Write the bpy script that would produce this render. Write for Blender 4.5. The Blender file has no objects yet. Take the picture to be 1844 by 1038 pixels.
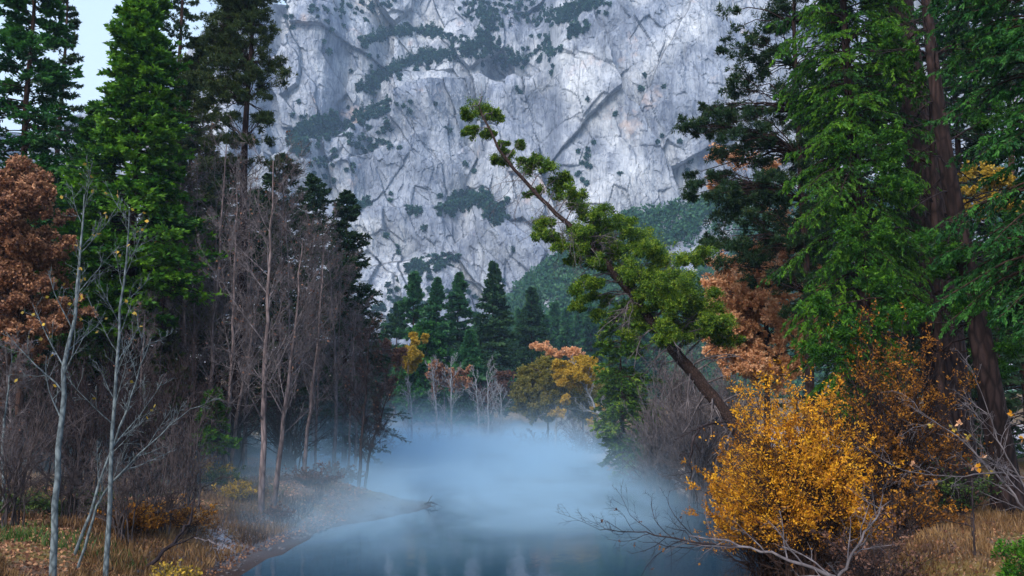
import bpy, math, random
import numpy as np
from mathutils import Vector

# ------------------------------------------------------------------ camera, sky, sun, exposure
S = bpy.context.scene
C = S.collection
F = 1600.0                                   # focal length in pixels of a 1844 wide frame
CAMZ = 5.0
PITCH = math.atan(206.0 / F)
cam = bpy.data.cameras.new('camera'); camo = bpy.data.objects.new('camera', cam); C.objects.link(camo)
cam.sensor_width = 36.0; cam.lens = 36.0 * F / 1844.0
cam.clip_start = 0.2; cam.clip_end = 5000
camo.location = (0, 0, CAMZ); camo.rotation_euler = (math.radians(90) + PITCH, 0, 0)
S.camera = camo

SUN_EL, SUN_AZ = math.radians(34), math.radians(208)      # azimuth clockwise from +Y
W = bpy.data.worlds.new('World'); S.world = W; W.use_nodes = True
nt = W.node_tree; nt.nodes.clear()
o_ = nt.nodes.new('ShaderNodeOutputWorld'); bg = nt.nodes.new('ShaderNodeBackground'); sky = nt.nodes.new('ShaderNodeTexSky')
sky.sky_type = 'NISHITA'; sky.sun_disc = False; sky.sun_elevation = SUN_EL; sky.sun_rotation = SUN_AZ
sky.air_density = 1.0; sky.dust_density = 2.0; sky.ozone_density = 1.6; sky.altitude = 1200
bg.inputs['Strength'].default_value = 0.15
tcw = nt.nodes.new('ShaderNodeTexCoord'); sxw = nt.nodes.new('ShaderNodeSeparateXYZ'); nt.links.new(tcw.outputs['Generated'], sxw.inputs[0])
mrw = nt.nodes.new('ShaderNodeMapRange'); mrw.interpolation_type = 'SMOOTHSTEP'; nt.links.new(sxw.outputs['Z'], mrw.inputs['Value'])
mrw.inputs['From Min'].default_value = .75; mrw.inputs['From Max'].default_value = .25; mrw.inputs['To Max'].default_value = .85
mxw = nt.nodes.new('ShaderNodeMix'); mxw.data_type = 'RGBA'; nt.links.new(mrw.outputs['Result'], mxw.inputs[0]); nt.links.new(sky.outputs[0], mxw.inputs[6]); mxw.inputs[7].default_value = (1.9, 2.25, 2.5, 1)
nt.links.new(mxw.outputs[2], bg.inputs[0]); nt.links.new(bg.outputs[0], o_.inputs[0])
sl = bpy.data.lights.new('sun', 'SUN'); so = bpy.data.objects.new('sun', sl); C.objects.link(so)
sl.energy = 1.2; sl.angle = math.radians(25); sl.color = (1.0, 0.95, 0.9)
dsun = Vector((math.sin(SUN_AZ) * math.cos(SUN_EL), math.cos(SUN_AZ) * math.cos(SUN_EL), math.sin(SUN_EL)))
so.rotation_euler = dsun.to_track_quat('Z', 'Y').to_euler(); so.location = (0, -20, 60)
S.view_settings.view_transform = 'Standard'; S.view_settings.look = 'None'
S.view_settings.exposure = 1.62; S.view_settings.gamma = 1.0
S.render.engine = 'CYCLES'
cy = S.cycles
cy.max_bounces = 5; cy.diffuse_bounces = 2; cy.glossy_bounces = 2; cy.transmission_bounces = 2
cy.volume_bounces = 3; cy.transparent_max_bounces = 6
cy.caustics_reflective = False; cy.caustics_refractive = False
cy.use_denoising = True
cy.volume_step_rate = 1.0; cy.volume_max_steps = 96
S.render.use_persistent_data = False

# ------------------------------------------------------------------ helpers
RG = np.random.default_rng(7)
def rnd(*s): return RG.random(s)
def uni(a, b, *s): return a + (b - a) * RG.random(s)
def nrm(v): return v / np.maximum(np.linalg.norm(v, axis=-1, keepdims=True), 1e-9)
def at(px, py, Y):
    """world point at depth Y along the view ray of a photograph pixel"""
    px = np.asarray(px, float); py = np.asarray(py, float)
    a = (px - 922) / F; b = (519 - py) / F
    dx = a; dy = math.cos(PITCH) - b * math.sin(PITCH); dz = math.sin(PITCH) + b * math.cos(PITCH)
    Y = np.asarray(Y, float) + 0 * dy
    return np.stack([dx / dy * Y, Y, CAMZ + dz / dy * Y], -1)
def pix(P):
    P = np.asarray(P, float); z = P[..., 2] - CAMZ; y = P[..., 1]
    f = y * math.cos(PITCH) + z * math.sin(PITCH); u = -y * math.sin(PITCH) + z * math.cos(PITCH)
    return 922 + F * P[..., 0] / f, 519 - F * u / f

def h2(i, j, s):
    n = (i.astype(np.int64) * 374761393 + j.astype(np.int64) * 668265263 + s * 1442695041) & 0x7fffffff
    n = ((n ^ (n >> 13)) * 1274126177) & 0x7fffffff
    return ((n ^ (n >> 16)) & 0xffffff) / float(0xffffff)
def vnoise(x, y, s=0):
    i = np.floor(x); j = np.floor(y); fx = x - i; fy = y - j
    fx = fx * fx * fx * (fx * (fx * 6 - 15) + 10); fy = fy * fy * fy * (fy * (fy * 6 - 15) + 10)
    a = h2(i, j, s); b = h2(i + 1, j, s); c = h2(i, j + 1, s); d = h2(i + 1, j + 1, s)
    return (a + (b - a) * fx) + ((c + (d - c) * fx) - (a + (b - a) * fx)) * fy
def fbm(x, y, o=4, s=0, g=0.5):
    t = 0; a = 1; n = 0
    for k in range(o):
        t = t + a * vnoise(x * 2 ** k + 17.3 * k, y * 2 ** k + 9.1 * k, s + k); n += a; a *= g
    return t / n
def ridged(x, y, o=4, s=0, g=0.5):
    t = 0; a = 1; n = 0
    for k in range(o):
        t = t + a * (1 - np.abs(2 * vnoise(x * 2 ** k + 5.3 * k, y * 2 ** k + 3.1 * k, s + k) - 1)); n += a; a *= g
    return t / n
def voro(x, y, s=0):
    """cell value and F2-F1 of a jittered cell pattern"""
    i0 = np.floor(x); j0 = np.floor(y)
    f1 = np.full(x.shape, 9.0); f2 = np.full(x.shape, 9.0); v = np.zeros(x.shape)
    for di in (-1, 0, 1):
        for dj in (-1, 0, 1):
            i = i0 + di; j = j0 + dj
            cx = i + h2(i, j, s + 1); cy_ = j + h2(i, j, s + 2)
            d = np.hypot(cx - x, cy_ - y); val = h2(i, j, s + 3)
            new = d < f1
            f2 = np.where(new, f1, np.minimum(f2, d)); v = np.where(new, val, v); f1 = np.where(new, d, f1)
    return v, f2 - f1
def facet(x, y, s=0):
    """jittered cells, each a tilted plane: returns height and F2-F1"""
    i0 = np.floor(x); j0 = np.floor(y); f1 = np.full(x.shape, 9.0); f2 = np.full(x.shape, 9.0); v = np.zeros(x.shape)
    for di in (-1, 0, 1):
        for dj in (-1, 0, 1):
            i = i0 + di; j = j0 + dj; cx = i + h2(i, j, s + 1); cy_ = j + h2(i, j, s + 2); dx = x - cx; dy = y - cy_; d = np.hypot(dx, dy)
            val = (h2(i, j, s + 3) - .5) + dx * 2.2 * (h2(i, j, s + 4) - .5) + dy * 2.2 * (h2(i, j, s + 5) - .5)
            new = d < f1; f2 = np.where(new, f1, np.minimum(f2, d)); v = np.where(new, val, v); f1 = np.where(new, d, f1)
    return v, f2 - f1
def sm(a, b, x):
    t = np.clip((x - a) / (b - a), 0, 1); return t * t * (3 - 2 * t)

def make_mesh(name, V, Q, mat, parent=None, attrs=None, smooth=False, tris=None):
    me = bpy.data.meshes.new(name)
    V = np.ascontiguousarray(V, dtype=np.float32); Q = np.ascontiguousarray(Q, dtype=np.int32)
    nq = len(Q); nt_ = 0 if tris is None else len(tris)
    me.vertices.add(len(V)); me.vertices.foreach_set('co', V.ravel())
    loops = Q.ravel(); starts = np.arange(nq) * 4; tot = np.full(nq, 4)
    if nt_:
        tris = np.asarray(tris, np.int32)
        loops = np.concatenate([loops, tris.ravel()]); starts = np.concatenate([starts, nq * 4 + np.arange(nt_) * 3]); tot = np.concatenate([tot, np.full(nt_, 3)])
    me.loops.add(len(loops)); me.loops.foreach_set('vertex_index', loops.astype(np.int32))
    me.polygons.add(nq + nt_); me.polygons.foreach_set('loop_start', starts.astype(np.int32)); me.polygons.foreach_set('loop_total', tot.astype(np.int32))
    me.polygons.foreach_set('use_smooth', np.full(nq + nt_, smooth, dtype=bool))
    for k, a in (attrs or {}).items():
        at_ = me.attributes.new(k, 'FLOAT', 'POINT'); at_.data.foreach_set('value', np.ascontiguousarray(a, dtype=np.float32))
    me.update(calc_edges=True)
    if mat: me.materials.append(mat)
    o = bpy.data.objects.new(name, me); C.objects.link(o)
    if parent: o.parent = parent
    return o
def tag(o, label=None, cat=None, group=None, kind=None):
    if label: o['label'] = label
    if cat: o['category'] = cat
    if group: o['group'] = group
    if kind: o['kind'] = kind
    return o
def thing(name, loc, label, cat, group=None, rotz=0):
    o = bpy.data.objects.new(name, None); C.objects.link(o); o.location = [float(c) for c in loc]; o.rotation_euler = (0, 0, rotz)
    o.empty_display_size = 0.5
    return tag(o, label, cat, group)
def dup(root, loc, label=None, group=None, rotz=0.0, scale=(1, 1, 1)):
    r = root.copy(); C.objects.link(r); r.location = [float(c) for c in loc]; r.rotation_euler = (0, 0, rotz); r.scale = scale
    if label: r['label'] = label
    if group: r['group'] = group
    for ch in list(root.children):
        c = ch.copy(); C.objects.link(c); c.parent = r
    return r

def tubes(P, R, sides=5, closed=True):
    """P (B,n,3) polylines, R (B,n) radii -> verts, quads"""
    B, n, _ = P.shape
    T = np.empty_like(P); T[:, 1:-1] = P[:, 2:] - P[:, :-2]; T[:, 0] = P[:, 1] - P[:, 0]; T[:, -1] = P[:, -1] - P[:, -2]
    T = nrm(T)
    m = nrm(P[:, -1] - P[:, 0]); ref = np.where(np.abs(m[:, 2:3]) > 0.8, np.array([[1.0, 0, 0]]), np.array([[0, 0, 1.0]]))
    U = nrm(np.cross(T, ref[:, None, :])); Wv = np.cross(T, U)
    a = np.arange(sides) * 2 * np.pi / sides
    V = P[:, :, None, :] + R[:, :, None, None] * (np.cos(a)[None, None, :, None] * U[:, :, None, :] + np.sin(a)[None, None, :, None] * Wv[:, :, None, :])
    V = V.reshape(-1, 3)
    b = np.arange(B)[:, None, None] * n * sides; i = np.arange(n - 1)[None, :, None] * sides; k = np.arange(sides)[None, None, :]; k2 = (k + 1) % sides
    Q = np.stack([b + i + k, b + i + k2, b + i + sides + k2, b + i + sides + k], -1).reshape(-1, 4)
    return V, Q
class Geo:
    def __init__(s): s.V = []; s.Q = []; s.A = []; s.n = 0; s.M = []
    def add(s, V, Q, A=None, m=0):
        if len(V) == 0: return
        s.M.append(np.full(len(Q), m, np.int32))
        s.V.append(V); s.Q.append(Q + s.n); s.A.append(np.zeros(len(V)) if A is None else A); s.n += len(V)
    def tub(s, P, R, sides=5, a=0.5, m=0):
        V, Q = tubes(P, R, sides); s.add(V, Q, np.full(len(V), a), m)
    def cards(s, c, d, L, Wd, tint, roll=None):
        """diamond leaves: c base points, d directions"""
        N = len(c)
        if N == 0: return
        d = nrm(d); r = nrm(RG.normal(size=(N, 3)) if roll is None else roll)
        sd = nrm(np.cross(d, r)); L = np.broadcast_to(L, (N,))[:, None]; Wd = np.broadcast_to(Wd, (N,))[:, None]
        v = np.stack([c, c + d * L * .45 + sd * Wd * .5, c + d * L, c + d * L * .45 - sd * Wd * .5], 1).reshape(-1, 3)
        q = np.arange(N * 4).reshape(-1, 4)
        s.add(v, q, np.repeat(np.broadcast_to(tint, (N,)), 4))
    def obj(s, name, mat, parent=None, smooth=False):
        if not s.V: return None
        ms = mat if isinstance(mat, list) else [mat]
        o = make_mesh(name, np.concatenate(s.V), np.concatenate(s.Q), ms[0], parent, {'tint': np.concatenate(s.A)}, smooth)
        if len(ms) > 1:
            for m_ in ms[1:]: o.data.materials.append(m_)
            o.data.polygons.foreach_set('material_index', np.concatenate(s.M))
        return o

def resample(P, R, n):
    P = np.asarray(P, float); R = np.asarray(R, float)
    t = np.concatenate([[0], np.cumsum(np.linalg.norm(np.diff(P, axis=0), axis=1))]); t /= t[-1]; u = np.linspace(0, 1, n)
    # catmull style smoothing
    Q = np.stack([np.interp(u, t, P[:, k]) for k in range(3)], 1)
    for _ in range(2): Q[1:-1] = .25 * Q[:-2] + .5 * Q[1:-1] + .25 * Q[2:]
    return Q, np.interp(u, t, R)
def pl_at(P, t):
    """P (B,n,3), t (B,k) -> points, tangents"""
    n = P.shape[1]; f = t * (n - 1); i = np.clip(f.astype(int), 0, n - 2); w = (f - i)[..., None]; b = np.arange(P.shape[0])[:, None]
    A = P[b, i]; Bq = P[b, i + 1]
    return A + (Bq - A) * w, nrm(Bq - A)
def spawn(P, R, k, t0=.25, t1=1.0, ang=50, angv=12, lf=.5, n=5, up=0., wig=.12, rf=.6, rmin=.004, planar=False, tap=.6, lmin=0.1, pw=1.0):
    B = P.shape[0]; t = t0 + (t1 - t0) * (np.arange(k)[None] + rnd(B, k)) / k
    pt, tg = pl_at(P, t); L = np.linalg.norm(np.diff(P, axis=1), axis=2).sum(1)[:, None]
    Rt = np.stack([np.interp(t[b], np.linspace(0, 1, R.shape[1]), R[b]) for b in range(B)]) if B < 4000 else R[:, :1] * (1 - t * .7)
    if planar:
        sd = np.cross(tg, np.array([0, 0, 1.0])); sg = np.where((np.arange(k) % 2)[None, :, None] == 0, 1.0, -1.0); pp = nrm(sd + 1e-6) * sg + RG.normal(size=tg.shape) * .18
    else:
        pp = RG.normal(size=tg.shape)
    pp = nrm(pp - (pp * tg).sum(-1, keepdims=True) * tg)
    a = np.radians(ang + angv * RG.normal(size=(B, k)))[..., None]
    d = tg * np.cos(a) + pp * np.sin(a)
    ln = np.maximum(L * lf * (1 - tap * t ** pw) * uni(.65, 1.25, B, k), lmin)
    B2 = B * k; d = d.reshape(B2, 3); p = pt.reshape(B2, 3); ln = ln.reshape(B2, 1); Rt = Rt.reshape(B2)
    out = np.empty((B2, n, 3)); out[:, 0] = p
    for j in range(1, n):
        d = nrm(d + np.array([0, 0, up]) / (n - 1) + wig * RG.normal(size=d.shape)); p = p + d * ln / (n - 1); out[:, j] = p
    r0 = np.maximum(Rt * rf, rmin)[:, None]; Rr = np.maximum(r0 * np.linspace(1, .35, n)[None], rmin * .6)
    return out, Rr

# ------------------------------------------------------------------ materials
def newmat(name):
    m = bpy.data.materials.new(name); m.use_nodes = True; t = m.node_tree; t.nodes.clear()
    out = t.nodes.new('ShaderNodeOutputMaterial'); return m, t, out
def N(t, ty, **kw):
    n = t.nodes.new(ty)
    for k, v in kw.items():
        if k in n.inputs.keys() if hasattr(n.inputs, 'keys') else False: n.inputs[k].default_value = v
        else: setattr(n, k, v)
    return n
def ramp(t, fac, stops, interp='LINEAR'):
    r = t.nodes.new('ShaderNodeValToRGB'); e = r.color_ramp; e.interpolation = interp
    while len(e.elements) < len(stops): e.elements.new(0.5)
    for el, (p, c) in zip(e.elements, stops): el.position = p; el.color = (*c, 1) if len(c) == 3 else c
    if fac is not None: t.links.new(fac, r.inputs[0])
    return r.outputs[0]
def noise(t, vec, scale, det=4, rough=.55, dist=0.):
    n = t.nodes.new('ShaderNodeTexNoise'); n.inputs['Scale'].default_value = scale; n.inputs['Detail'].default_value = det
    n.inputs['Roughness'].default_value = rough; n.inputs['Distortion'].default_value = dist
    if vec is not None: t.links.new(vec, n.inputs['Vector'])
    return n.outputs['Fac']
def mapping(t, scale=(1, 1, 1), rot=(0, 0, 0), coord='Object'):
    tc = t.nodes.new('ShaderNodeTexCoord'); mp = t.nodes.new('ShaderNodeMapping'); mp.inputs['Scale'].default_value = scale; mp.inputs['Rotation'].default_value = rot
    t.links.new(tc.outputs[coord], mp.inputs[0]); return mp.outputs[0]
def mix(t, fac, a, b, mode='MIX'):
    m = t.nodes.new('ShaderNodeMix'); m.data_type = 'RGBA'; m.blend_type = mode
    for s, v in ((0, fac), (6, a), (7, b)):
        if hasattr(v, 'is_output'): t.links.new(v, m.inputs[s])
        elif s == 0: m.inputs[s].default_value = v
        else: m.inputs[s].default_value = (*v, 1)
    return m.outputs[2]
def mth(t, op, a, b=None, clamp=False):
    m = t.nodes.new('ShaderNodeMath'); m.operation = op; m.use_clamp = clamp
    for s, v in ((0, a), (1, b)):
        if v is None: continue
        if hasattr(v, 'is_output'): t.links.new(v, m.inputs[s])
        else: m.inputs[s].default_value = v
    return m.outputs[0]
def attr(t, name):
    a = t.nodes.new('ShaderNodeAttribute'); a.attribute_name = name; return a.outputs['Fac']

def leaf_mat(name, dark, mid, light, trans=.3, patch=.35):
    m, t, out = newmat(name)
    tint = attr(t, 'tint')
    n = noise(t, mapping(t), patch, 2)
    f = mth(t, 'ADD', tint, mth(t, 'MULTIPLY', mth(t, 'SUBTRACT', n, .5), .5), clamp=True)
    oi = t.nodes.new('ShaderNodeObjectInfo'); f = mth(t, 'ADD', f, mth(t, 'MULTIPLY', mth(t, 'SUBTRACT', oi.outputs['Random'], .5), .12), clamp=True)
    col = ramp(t, f, [(0, dark), (.5, mid), (1, light)])
    d = t.nodes.new('ShaderNodeBsdfPrincipled'); d.inputs['Roughness'].default_value = .55; d.inputs['Specular IOR Level'].default_value = .25
    tr = t.nodes.new('ShaderNodeBsdfTranslucent'); mx = t.nodes.new('ShaderNodeMixShader'); mx.inputs[0].default_value = trans
    t.links.new(col, d.inputs['Base Color']); t.links.new(col, tr.inputs['Color'])
    t.links.new(d.outputs[0], mx.inputs[1]); t.links.new(tr.outputs[0], mx.inputs[2]); t.links.new(mx.outputs[0], out.inputs[0])
    return m
def bark_mat(name, dark, light, sc=6., zs=.18, bump=.6, moss=None):
    m, t, out = newmat(name)
    v = mapping(t, (1, 1, zs)); n1 = noise(t, v, sc, 5, .65, .4)
    vo = t.nodes.new('ShaderNodeTexVoronoi'); vo.feature = 'DISTANCE_TO_EDGE'; vo.inputs['Scale'].default_value = sc * .9; t.links.new(v, vo.inputs['Vector'])
    crack = mth(t, 'MULTIPLY', vo.outputs['Distance'], 4., clamp=True)
    f = mth(t, 'MULTIPLY', n1, mth(t, 'ADD', mth(t, 'MULTIPLY', crack, .6), .4))
    col = ramp(t, f, [(.12, dark), (.6, light)])
    if moss: col = mix(t, ramp(t, noise(t, mapping(t), .8, 3), [(.5, (0, 0, 0)), (.65, (1, 1, 1))]), col, moss)
    b = t.nodes.new('ShaderNodeBsdfPrincipled'); b.inputs['Roughness'].default_value = .9; b.inputs['Specular IOR Level'].default_value = .1
    t.links.new(col, b.inputs['Base Color'])
    bp = t.nodes.new('ShaderNodeBump'); bp.inputs['Strength'].default_value = bump; bp.inputs['Distance'].default_value = .04; t.links.new(f, bp.inputs['Height']); t.links.new(bp.outputs[0], b.inputs['Normal'])
    t.links.new(b.outputs[0], out.inputs[0]); return m

M = {}
M['cedar'] = leaf_mat('cedar_foliage', (.006, .03, .003), (.03, .12, .008), (.12, .27, .012))
M['cedar_teal'] = leaf_mat('teal_foliage', (.005, .028, .006), (.014, .082, .015), (.06, .2, .025))
M['pine'] = leaf_mat('pine_needles', (.008, .026, .01), (.022, .06, .018), (.07, .09, .022))
M['pine_olive'] = leaf_mat('olive_needles', (.012, .028, .006), (.04, .07, .014), (.10, .11, .02))
M['fir'] = leaf_mat('fir_needles', (.008, .04, .016), (.022, .1, .035), (.06, .17, .05))
M['fir_mid'] = leaf_mat('mid_needles', (.008, .03, .014), (.02, .065, .026), (.05, .11, .035))
M['fir_dark'] = leaf_mat('dark_needles', (.009, .024, .011), (.02, .052, .02), (.045, .085, .028))
M['juniper'] = leaf_mat('juniper_foliage', (.018, .05, .006), (.085, .18, .014), (.28, .36, .03))
M['far'] = leaf_mat('far_forest', (.008, .04, .022), (.02, .08, .035), (.05, .13, .04), .1, .02)
M['brush'] = leaf_mat('ledge_brush', (.004, .026, .014), (.009, .05, .024), (.025, .08, .03), .1, .02)
M['oak'] = leaf_mat('brown_oak_leaves', (.06, .025, .018), (.26, .115, .06), (.66, .35, .18))
M['oak_orange'] = leaf_mat('orange_oak_leaves', (.48, .21, .1), (.78, .4, .19), (.9, .6, .36))
M['willow'] = leaf_mat('willow_leaves', (.26, .09, .008), (.66, .27, .012), (.88, .45, .025), .35, .6)
M['willow_dark'] = leaf_mat('amber_leaves', (.12, .045, .006), (.32, .12, .012), (.55, .24, .02), .3, .6)
M['yellow'] = leaf_mat('yellow_leaves', (.16, .11, .015), (.4, .27, .03), (.68, .42, .05))
M['rust'] = leaf_mat('rust_leaves', (.05, .025, .02), (.13, .06, .04), (.26, .13, .08))
M['olive'] = leaf_mat('olive_yellow_leaves', (.07, .07, .015), (.19, .17, .03), (.38, .3, .06))
M['twig'] = bark_mat('grey_twigs', (.06, .05, .052), (.19, .16, .16), 4, .5, 0)
M['twig_dark'] = bark_mat('dark_twigs', (.014, .01, .011), (.05, .036, .036), 4, .5, 0)
M['twig_mid'] = bark_mat('brown_grey_twigs', (.03, .023, .023), (.1, .078, .076), 4, .5, 0)
M['pale'] = bark_mat('pale_bark', (.04, .05, .055), (.19, .22, .225), 7, .6, .3)
M['palebrown'] = bark_mat('pale_brown_bark', (.06, .045, .045), (.23, .175, .165), 6, .3, .3)
M['brown'] = bark_mat('brown_bark', (.015, .009, .007), (.075, .042, .032), 5, .16, .8)
M['redbark'] = bark_mat('red_bark', (.007, .005, .005), (.055, .033, .029), 5, .3, 1.)
M['leanbark'] = bark_mat('grey_brown_bark', (.016, .011, .01), (.08, .05, .043), 13, .6, .7)
M['white'] = bark_mat('white_bark', (.16, .16, .165), (.4, .4, .4), 5, .5, .2)
M['grass'] = leaf_mat('dry_grass_blades', (.04, .022, .014), (.15, .075, .028), (.32, .19, .08), .25, .12)
M['green'] = leaf_mat('green_undergrowth', (.015, .04, .008), (.04, .09, .015), (.12, .16, .03), .25, .5)

def ground_mat():
    m, t, out = newmat('forest_floor')
    v = mapping(t)
    litter = ramp(t, noise(t, v, 9, 6, .7), [(.3, (.045, .026, .018)), (.5, (.13, .075, .045)), (.7, (.28, .17, .11))])
    grass = ramp(t, noise(t, v, 5, 6, .75), [(.3, (.05, .045, .012)), (.55, (.2, .13, .035)), (.75, (.4, .24, .07))])
    base = mix(t, ramp(t, noise(t, v, .35, 4), [(.42, (0, 0, 0)), (.58, (1, 1, 1))]), litter, grass)
    vo = t.nodes.new('ShaderNodeTexVoronoi'); vo.inputs['Scale'].default_value = 11; t.links.new(v, vo.inputs['Vector'])
    leafc = ramp(t, vo.outputs['Color'], [(.0, (.07, .03, .02)), (.4, (.22, .11, .06)), (.8, (.42, .3, .2)), (1, (.5, .44, .38))])
    base = mix(t, ramp(t, vo.outputs['Distance'], [(.25, (.6, .6, .6)), (.45, (0, 0, 0))]), base, leafc)
    gr = ramp(t, noise(t, v, 14, 5, .7), [(.3, (.24, .21, .2)), (.5, (.42, .38, .37)), (.7, (.6, .56, .55))])
    col = mix(t, attr(t, 'gravel'), base, gr)
    wet = attr(t, 'wet'); col = mix(t, wet, col, (.05, .028, .024))
    b = t.nodes.new('ShaderNodeBsdfPrincipled'); b.inputs['Roughness'].default_value = .95; b.inputs['Specular IOR Level'].default_value = .15
    t.links.new(col, b.inputs['Base Color'])
    bp = t.nodes.new('ShaderNodeBump'); bp.inputs['Strength'].default_value = .7; bp.inputs['Distance'].default_value = .08
    t.links.new(noise(t, v, 12, 5, .75), bp.inputs['Height']); t.links.new(bp.outputs[0], b.inputs['Normal'])
    t.links.new(b.outputs[0], out.inputs[0]); return m
def rock_mat():
    m, t, out = newmat('granite_cliff')
    v = mapping(t); vs = mapping(t, (1, 1, .2)); vd = mapping(t, (1, 1, 1), (0, math.radians(35), 0))
    base = ramp(t, noise(t, v, .03, 10, .7, .3), [(.3, (.17, .185, .21)), (.45, (.33, .345, .37)), (.58, (.5, .51, .52)), (.75, (.7, .7, .69))])
    st = ramp(t, noise(t, vs, .1, 7, .72, .5), [(.36, (.5, .52, .57)), (.5, (1, 1, 1))])
    col = mix(t, .8, base, st, 'MULTIPLY')
    for sc, vv, w in ((.035, vs, .02), (.11, vs, .035), (.08, vd, .025)):
        vo = t.nodes.new('ShaderNodeTexVoronoi'); vo.feature = 'DISTANCE_TO_EDGE'; vo.inputs['Scale'].default_value = sc
        nv = t.nodes.new('ShaderNodeTexNoise'); nv.inputs['Scale'].default_value = .2; nv.inputs['Detail'].default_value = 4; t.links.new(vv, nv.inputs['Vector'])
        ad = t.nodes.new('ShaderNodeVectorMath'); ad.operation = 'MULTIPLY_ADD'; t.links.new(nv.outputs['Color'], ad.inputs[0]); ad.inputs[1].default_value = (2.5, 2.5, 2.5); t.links.new(vv, ad.inputs[2])
        t.links.new(ad.outputs[0], vo.inputs['Vector'])
        gate = ramp(t, noise(t, v, .06, 4), [(.48, (0, 0, 0)), (.56, (1, 1, 1))])
        ck = ramp(t, vo.outputs['Distance'], [(0, (.16, .18, .24)), (w, (1, 1, 1))])
        col = mix(t, gate, col, mix(t, .42, col, ck, 'MULTIPLY'))
    tone = ramp(t, noise(t, v, .009, 4, .55, .8), [(.42, (.55, .59, .68)), (.54, (1, 1, 1))]); col = mix(t, .8, col, tone, 'MULTIPLY')
    vst = mapping(t, (1, 1, .05)); streak = ramp(t, noise(t, vst, .22, 5, .65), [(.36, (.5, .53, .62)), (.5, (1, 1, 1))]); sg_ = ramp(t, noise(t, v, .014, 3), [(.42, (0, 0, 0)), (.58, (1, 1, 1))])
    col = mix(t, sg_, col, mix(t, .75, col, streak, 'MULTIPLY'))
    spk = ramp(t, noise(t, vs, .5, 5, .7), [(.36, (.35, .38, .45)), (.46, (1, 1, 1))]); col = mix(t, .6, col, spk, 'MULTIPLY')
    warm = ramp(t, noise(t, v, .028, 5, .6), [(.62, (0, 0, 0)), (.72, (.65, .65, .65))])
    col = mix(t, warm, col, (.6, .45, .37))
    col = mix(t, attr(t, 'soil'), col, (.13, .12, .11))
    b = t.nodes.new('ShaderNodeBsdfPrincipled'); b.inputs['Roughness'].default_value = .95; b.inputs['Specular IOR Level'].default_value = .1
    t.links.new(col, b.inputs['Base Color'])
    bp = t.nodes.new('ShaderNodeBump'); bp.inputs['Strength'].default_value = .7; bp.inputs['Distance'].default_value = 2.2
    t.links.new(noise(t, vs, .25, 8, .75), bp.inputs['Height']); t.links.new(bp.outputs[0], b.inputs['Normal'])
    t.links.new(b.outputs[0], out.inputs[0]); return m
def water_mat():
    m, t, out = newmat('river_water')
    b = t.nodes.new('ShaderNodeBsdfPrincipled'); b.inputs['Base Color'].default_value = (.01, .045, .075, 1); b.inputs['Roughness'].default_value = .07; b.inputs['IOR'].default_value = 1.33
    b.inputs['Specular IOR Level'].default_value = .6
    bp = t.nodes.new('ShaderNodeBump'); bp.inputs['Strength'].default_value = .12; bp.inputs['Distance'].default_value = .05
    t.links.new(noise(t, mapping(t, (1, .45, 1)), 1.6, 3), bp.inputs['Height']); t.links.new(bp.outputs[0], b.inputs['Normal'])
    t.links.new(b.outputs[0], out.inputs[0]); return m
def boulder_mat():
    m, t, out = newmat('boulder_stone')
    col = ramp(t, noise(t, mapping(t), 3, 8, .7), [(.3, (.16, .13, .11)), (.5, (.4, .33, .28)), (.7, (.6, .54, .48))])
    b = t.nodes.new('ShaderNodeBsdfPrincipled'); b.inputs['Roughness'].default_value = .9; t.links.new(col, b.inputs['Base Color'])
    bp = t.nodes.new('ShaderNodeBump'); bp.inputs['Distance'].default_value = .08; t.links.new(noise(t, mapping(t), 5, 6, .7), bp.inputs['Height']); t.links.new(bp.outputs[0], b.inputs['Normal'])
    t.links.new(b.outputs[0], out.inputs[0]); return m

# ------------------------------------------------------------------ river and ground
LB = np.array([(-7.4, -40), (-7.6, 15), (-7.9, 25.6), (-7.9, 29), (-7.3, 36), (-5.2, 41), (-3.5, 44), (-4.2, 46.5), (-7.5, 49), (-10.5, 57), (-15, 76), (-30, 100), (-40, 112), (-45, 122)], float)
RB = np.array([(8.4, -40), (8.4, 18), (8.6, 25), (9.4, 33), (10.4, 41), (11.2, 50), (11.0, 57), (8.7, 66), (4.6, 78), (4.8, 92), (5.5, 104), (-3, 112), (-20, 118), (-45, 122)], float)
RIV = np.concatenate([LB, RB[::-1][1:]])
def riv_sd(x, y):
    d = np.full(x.shape, 1e9); inside = np.zeros(x.shape, bool); n = len(RIV)
    for i in range(n):
        a = RIV[i]; b = RIV[(i + 1) % n]; e = b - a; wx = x - a[0]; wy = y - a[1]
        t = np.clip((wx * e[0] + wy * e[1]) / (e @ e), 0, 1); d = np.minimum(d, np.hypot(wx - t * e[0], wy - t * e[1]))
        c = ((a[1] > y) != (b[1] > y)) & (x < (b[0] - a[0]) * (y - a[1]) / (b[1] - a[1] + 1e-12) + a[0]); inside ^= c
    return np.where(inside, -d, d)
def ground_h(x, y):
    x = np.asarray(x, float); y = np.asarray(y, float)
    sd = riv_sd(x, y) + 1.2 * (fbm(x * .22, y * .22, 3, 5) - .5)
    top = np.where(x > 0, 1.25, .95) * sm(-5, 5, np.abs(x)) + .35
    top = np.where((y > 68) & (x > 2), .55, top)
    slope = np.where(x > 0, 3.0, 5.5)
    h = np.where(sd < 0, np.maximum(sd * .35, -1.5), top * sm(0, 1, sd / slope) + .012 * np.clip(sd - 5, 0, 60))
    h = h + (fbm(x * .5, y * .5, 4, 11) - .5) * .35 * sm(0, 3, sd) + (fbm(x * .05, y * .05, 3, 21) - .5) * 1.5 * sm(6, 25, sd)
    h = h + .06 * np.clip(y - 240, 0, 400) + .05 * np.clip(np.abs(x) - 150, 0, 400)
    return h
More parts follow.
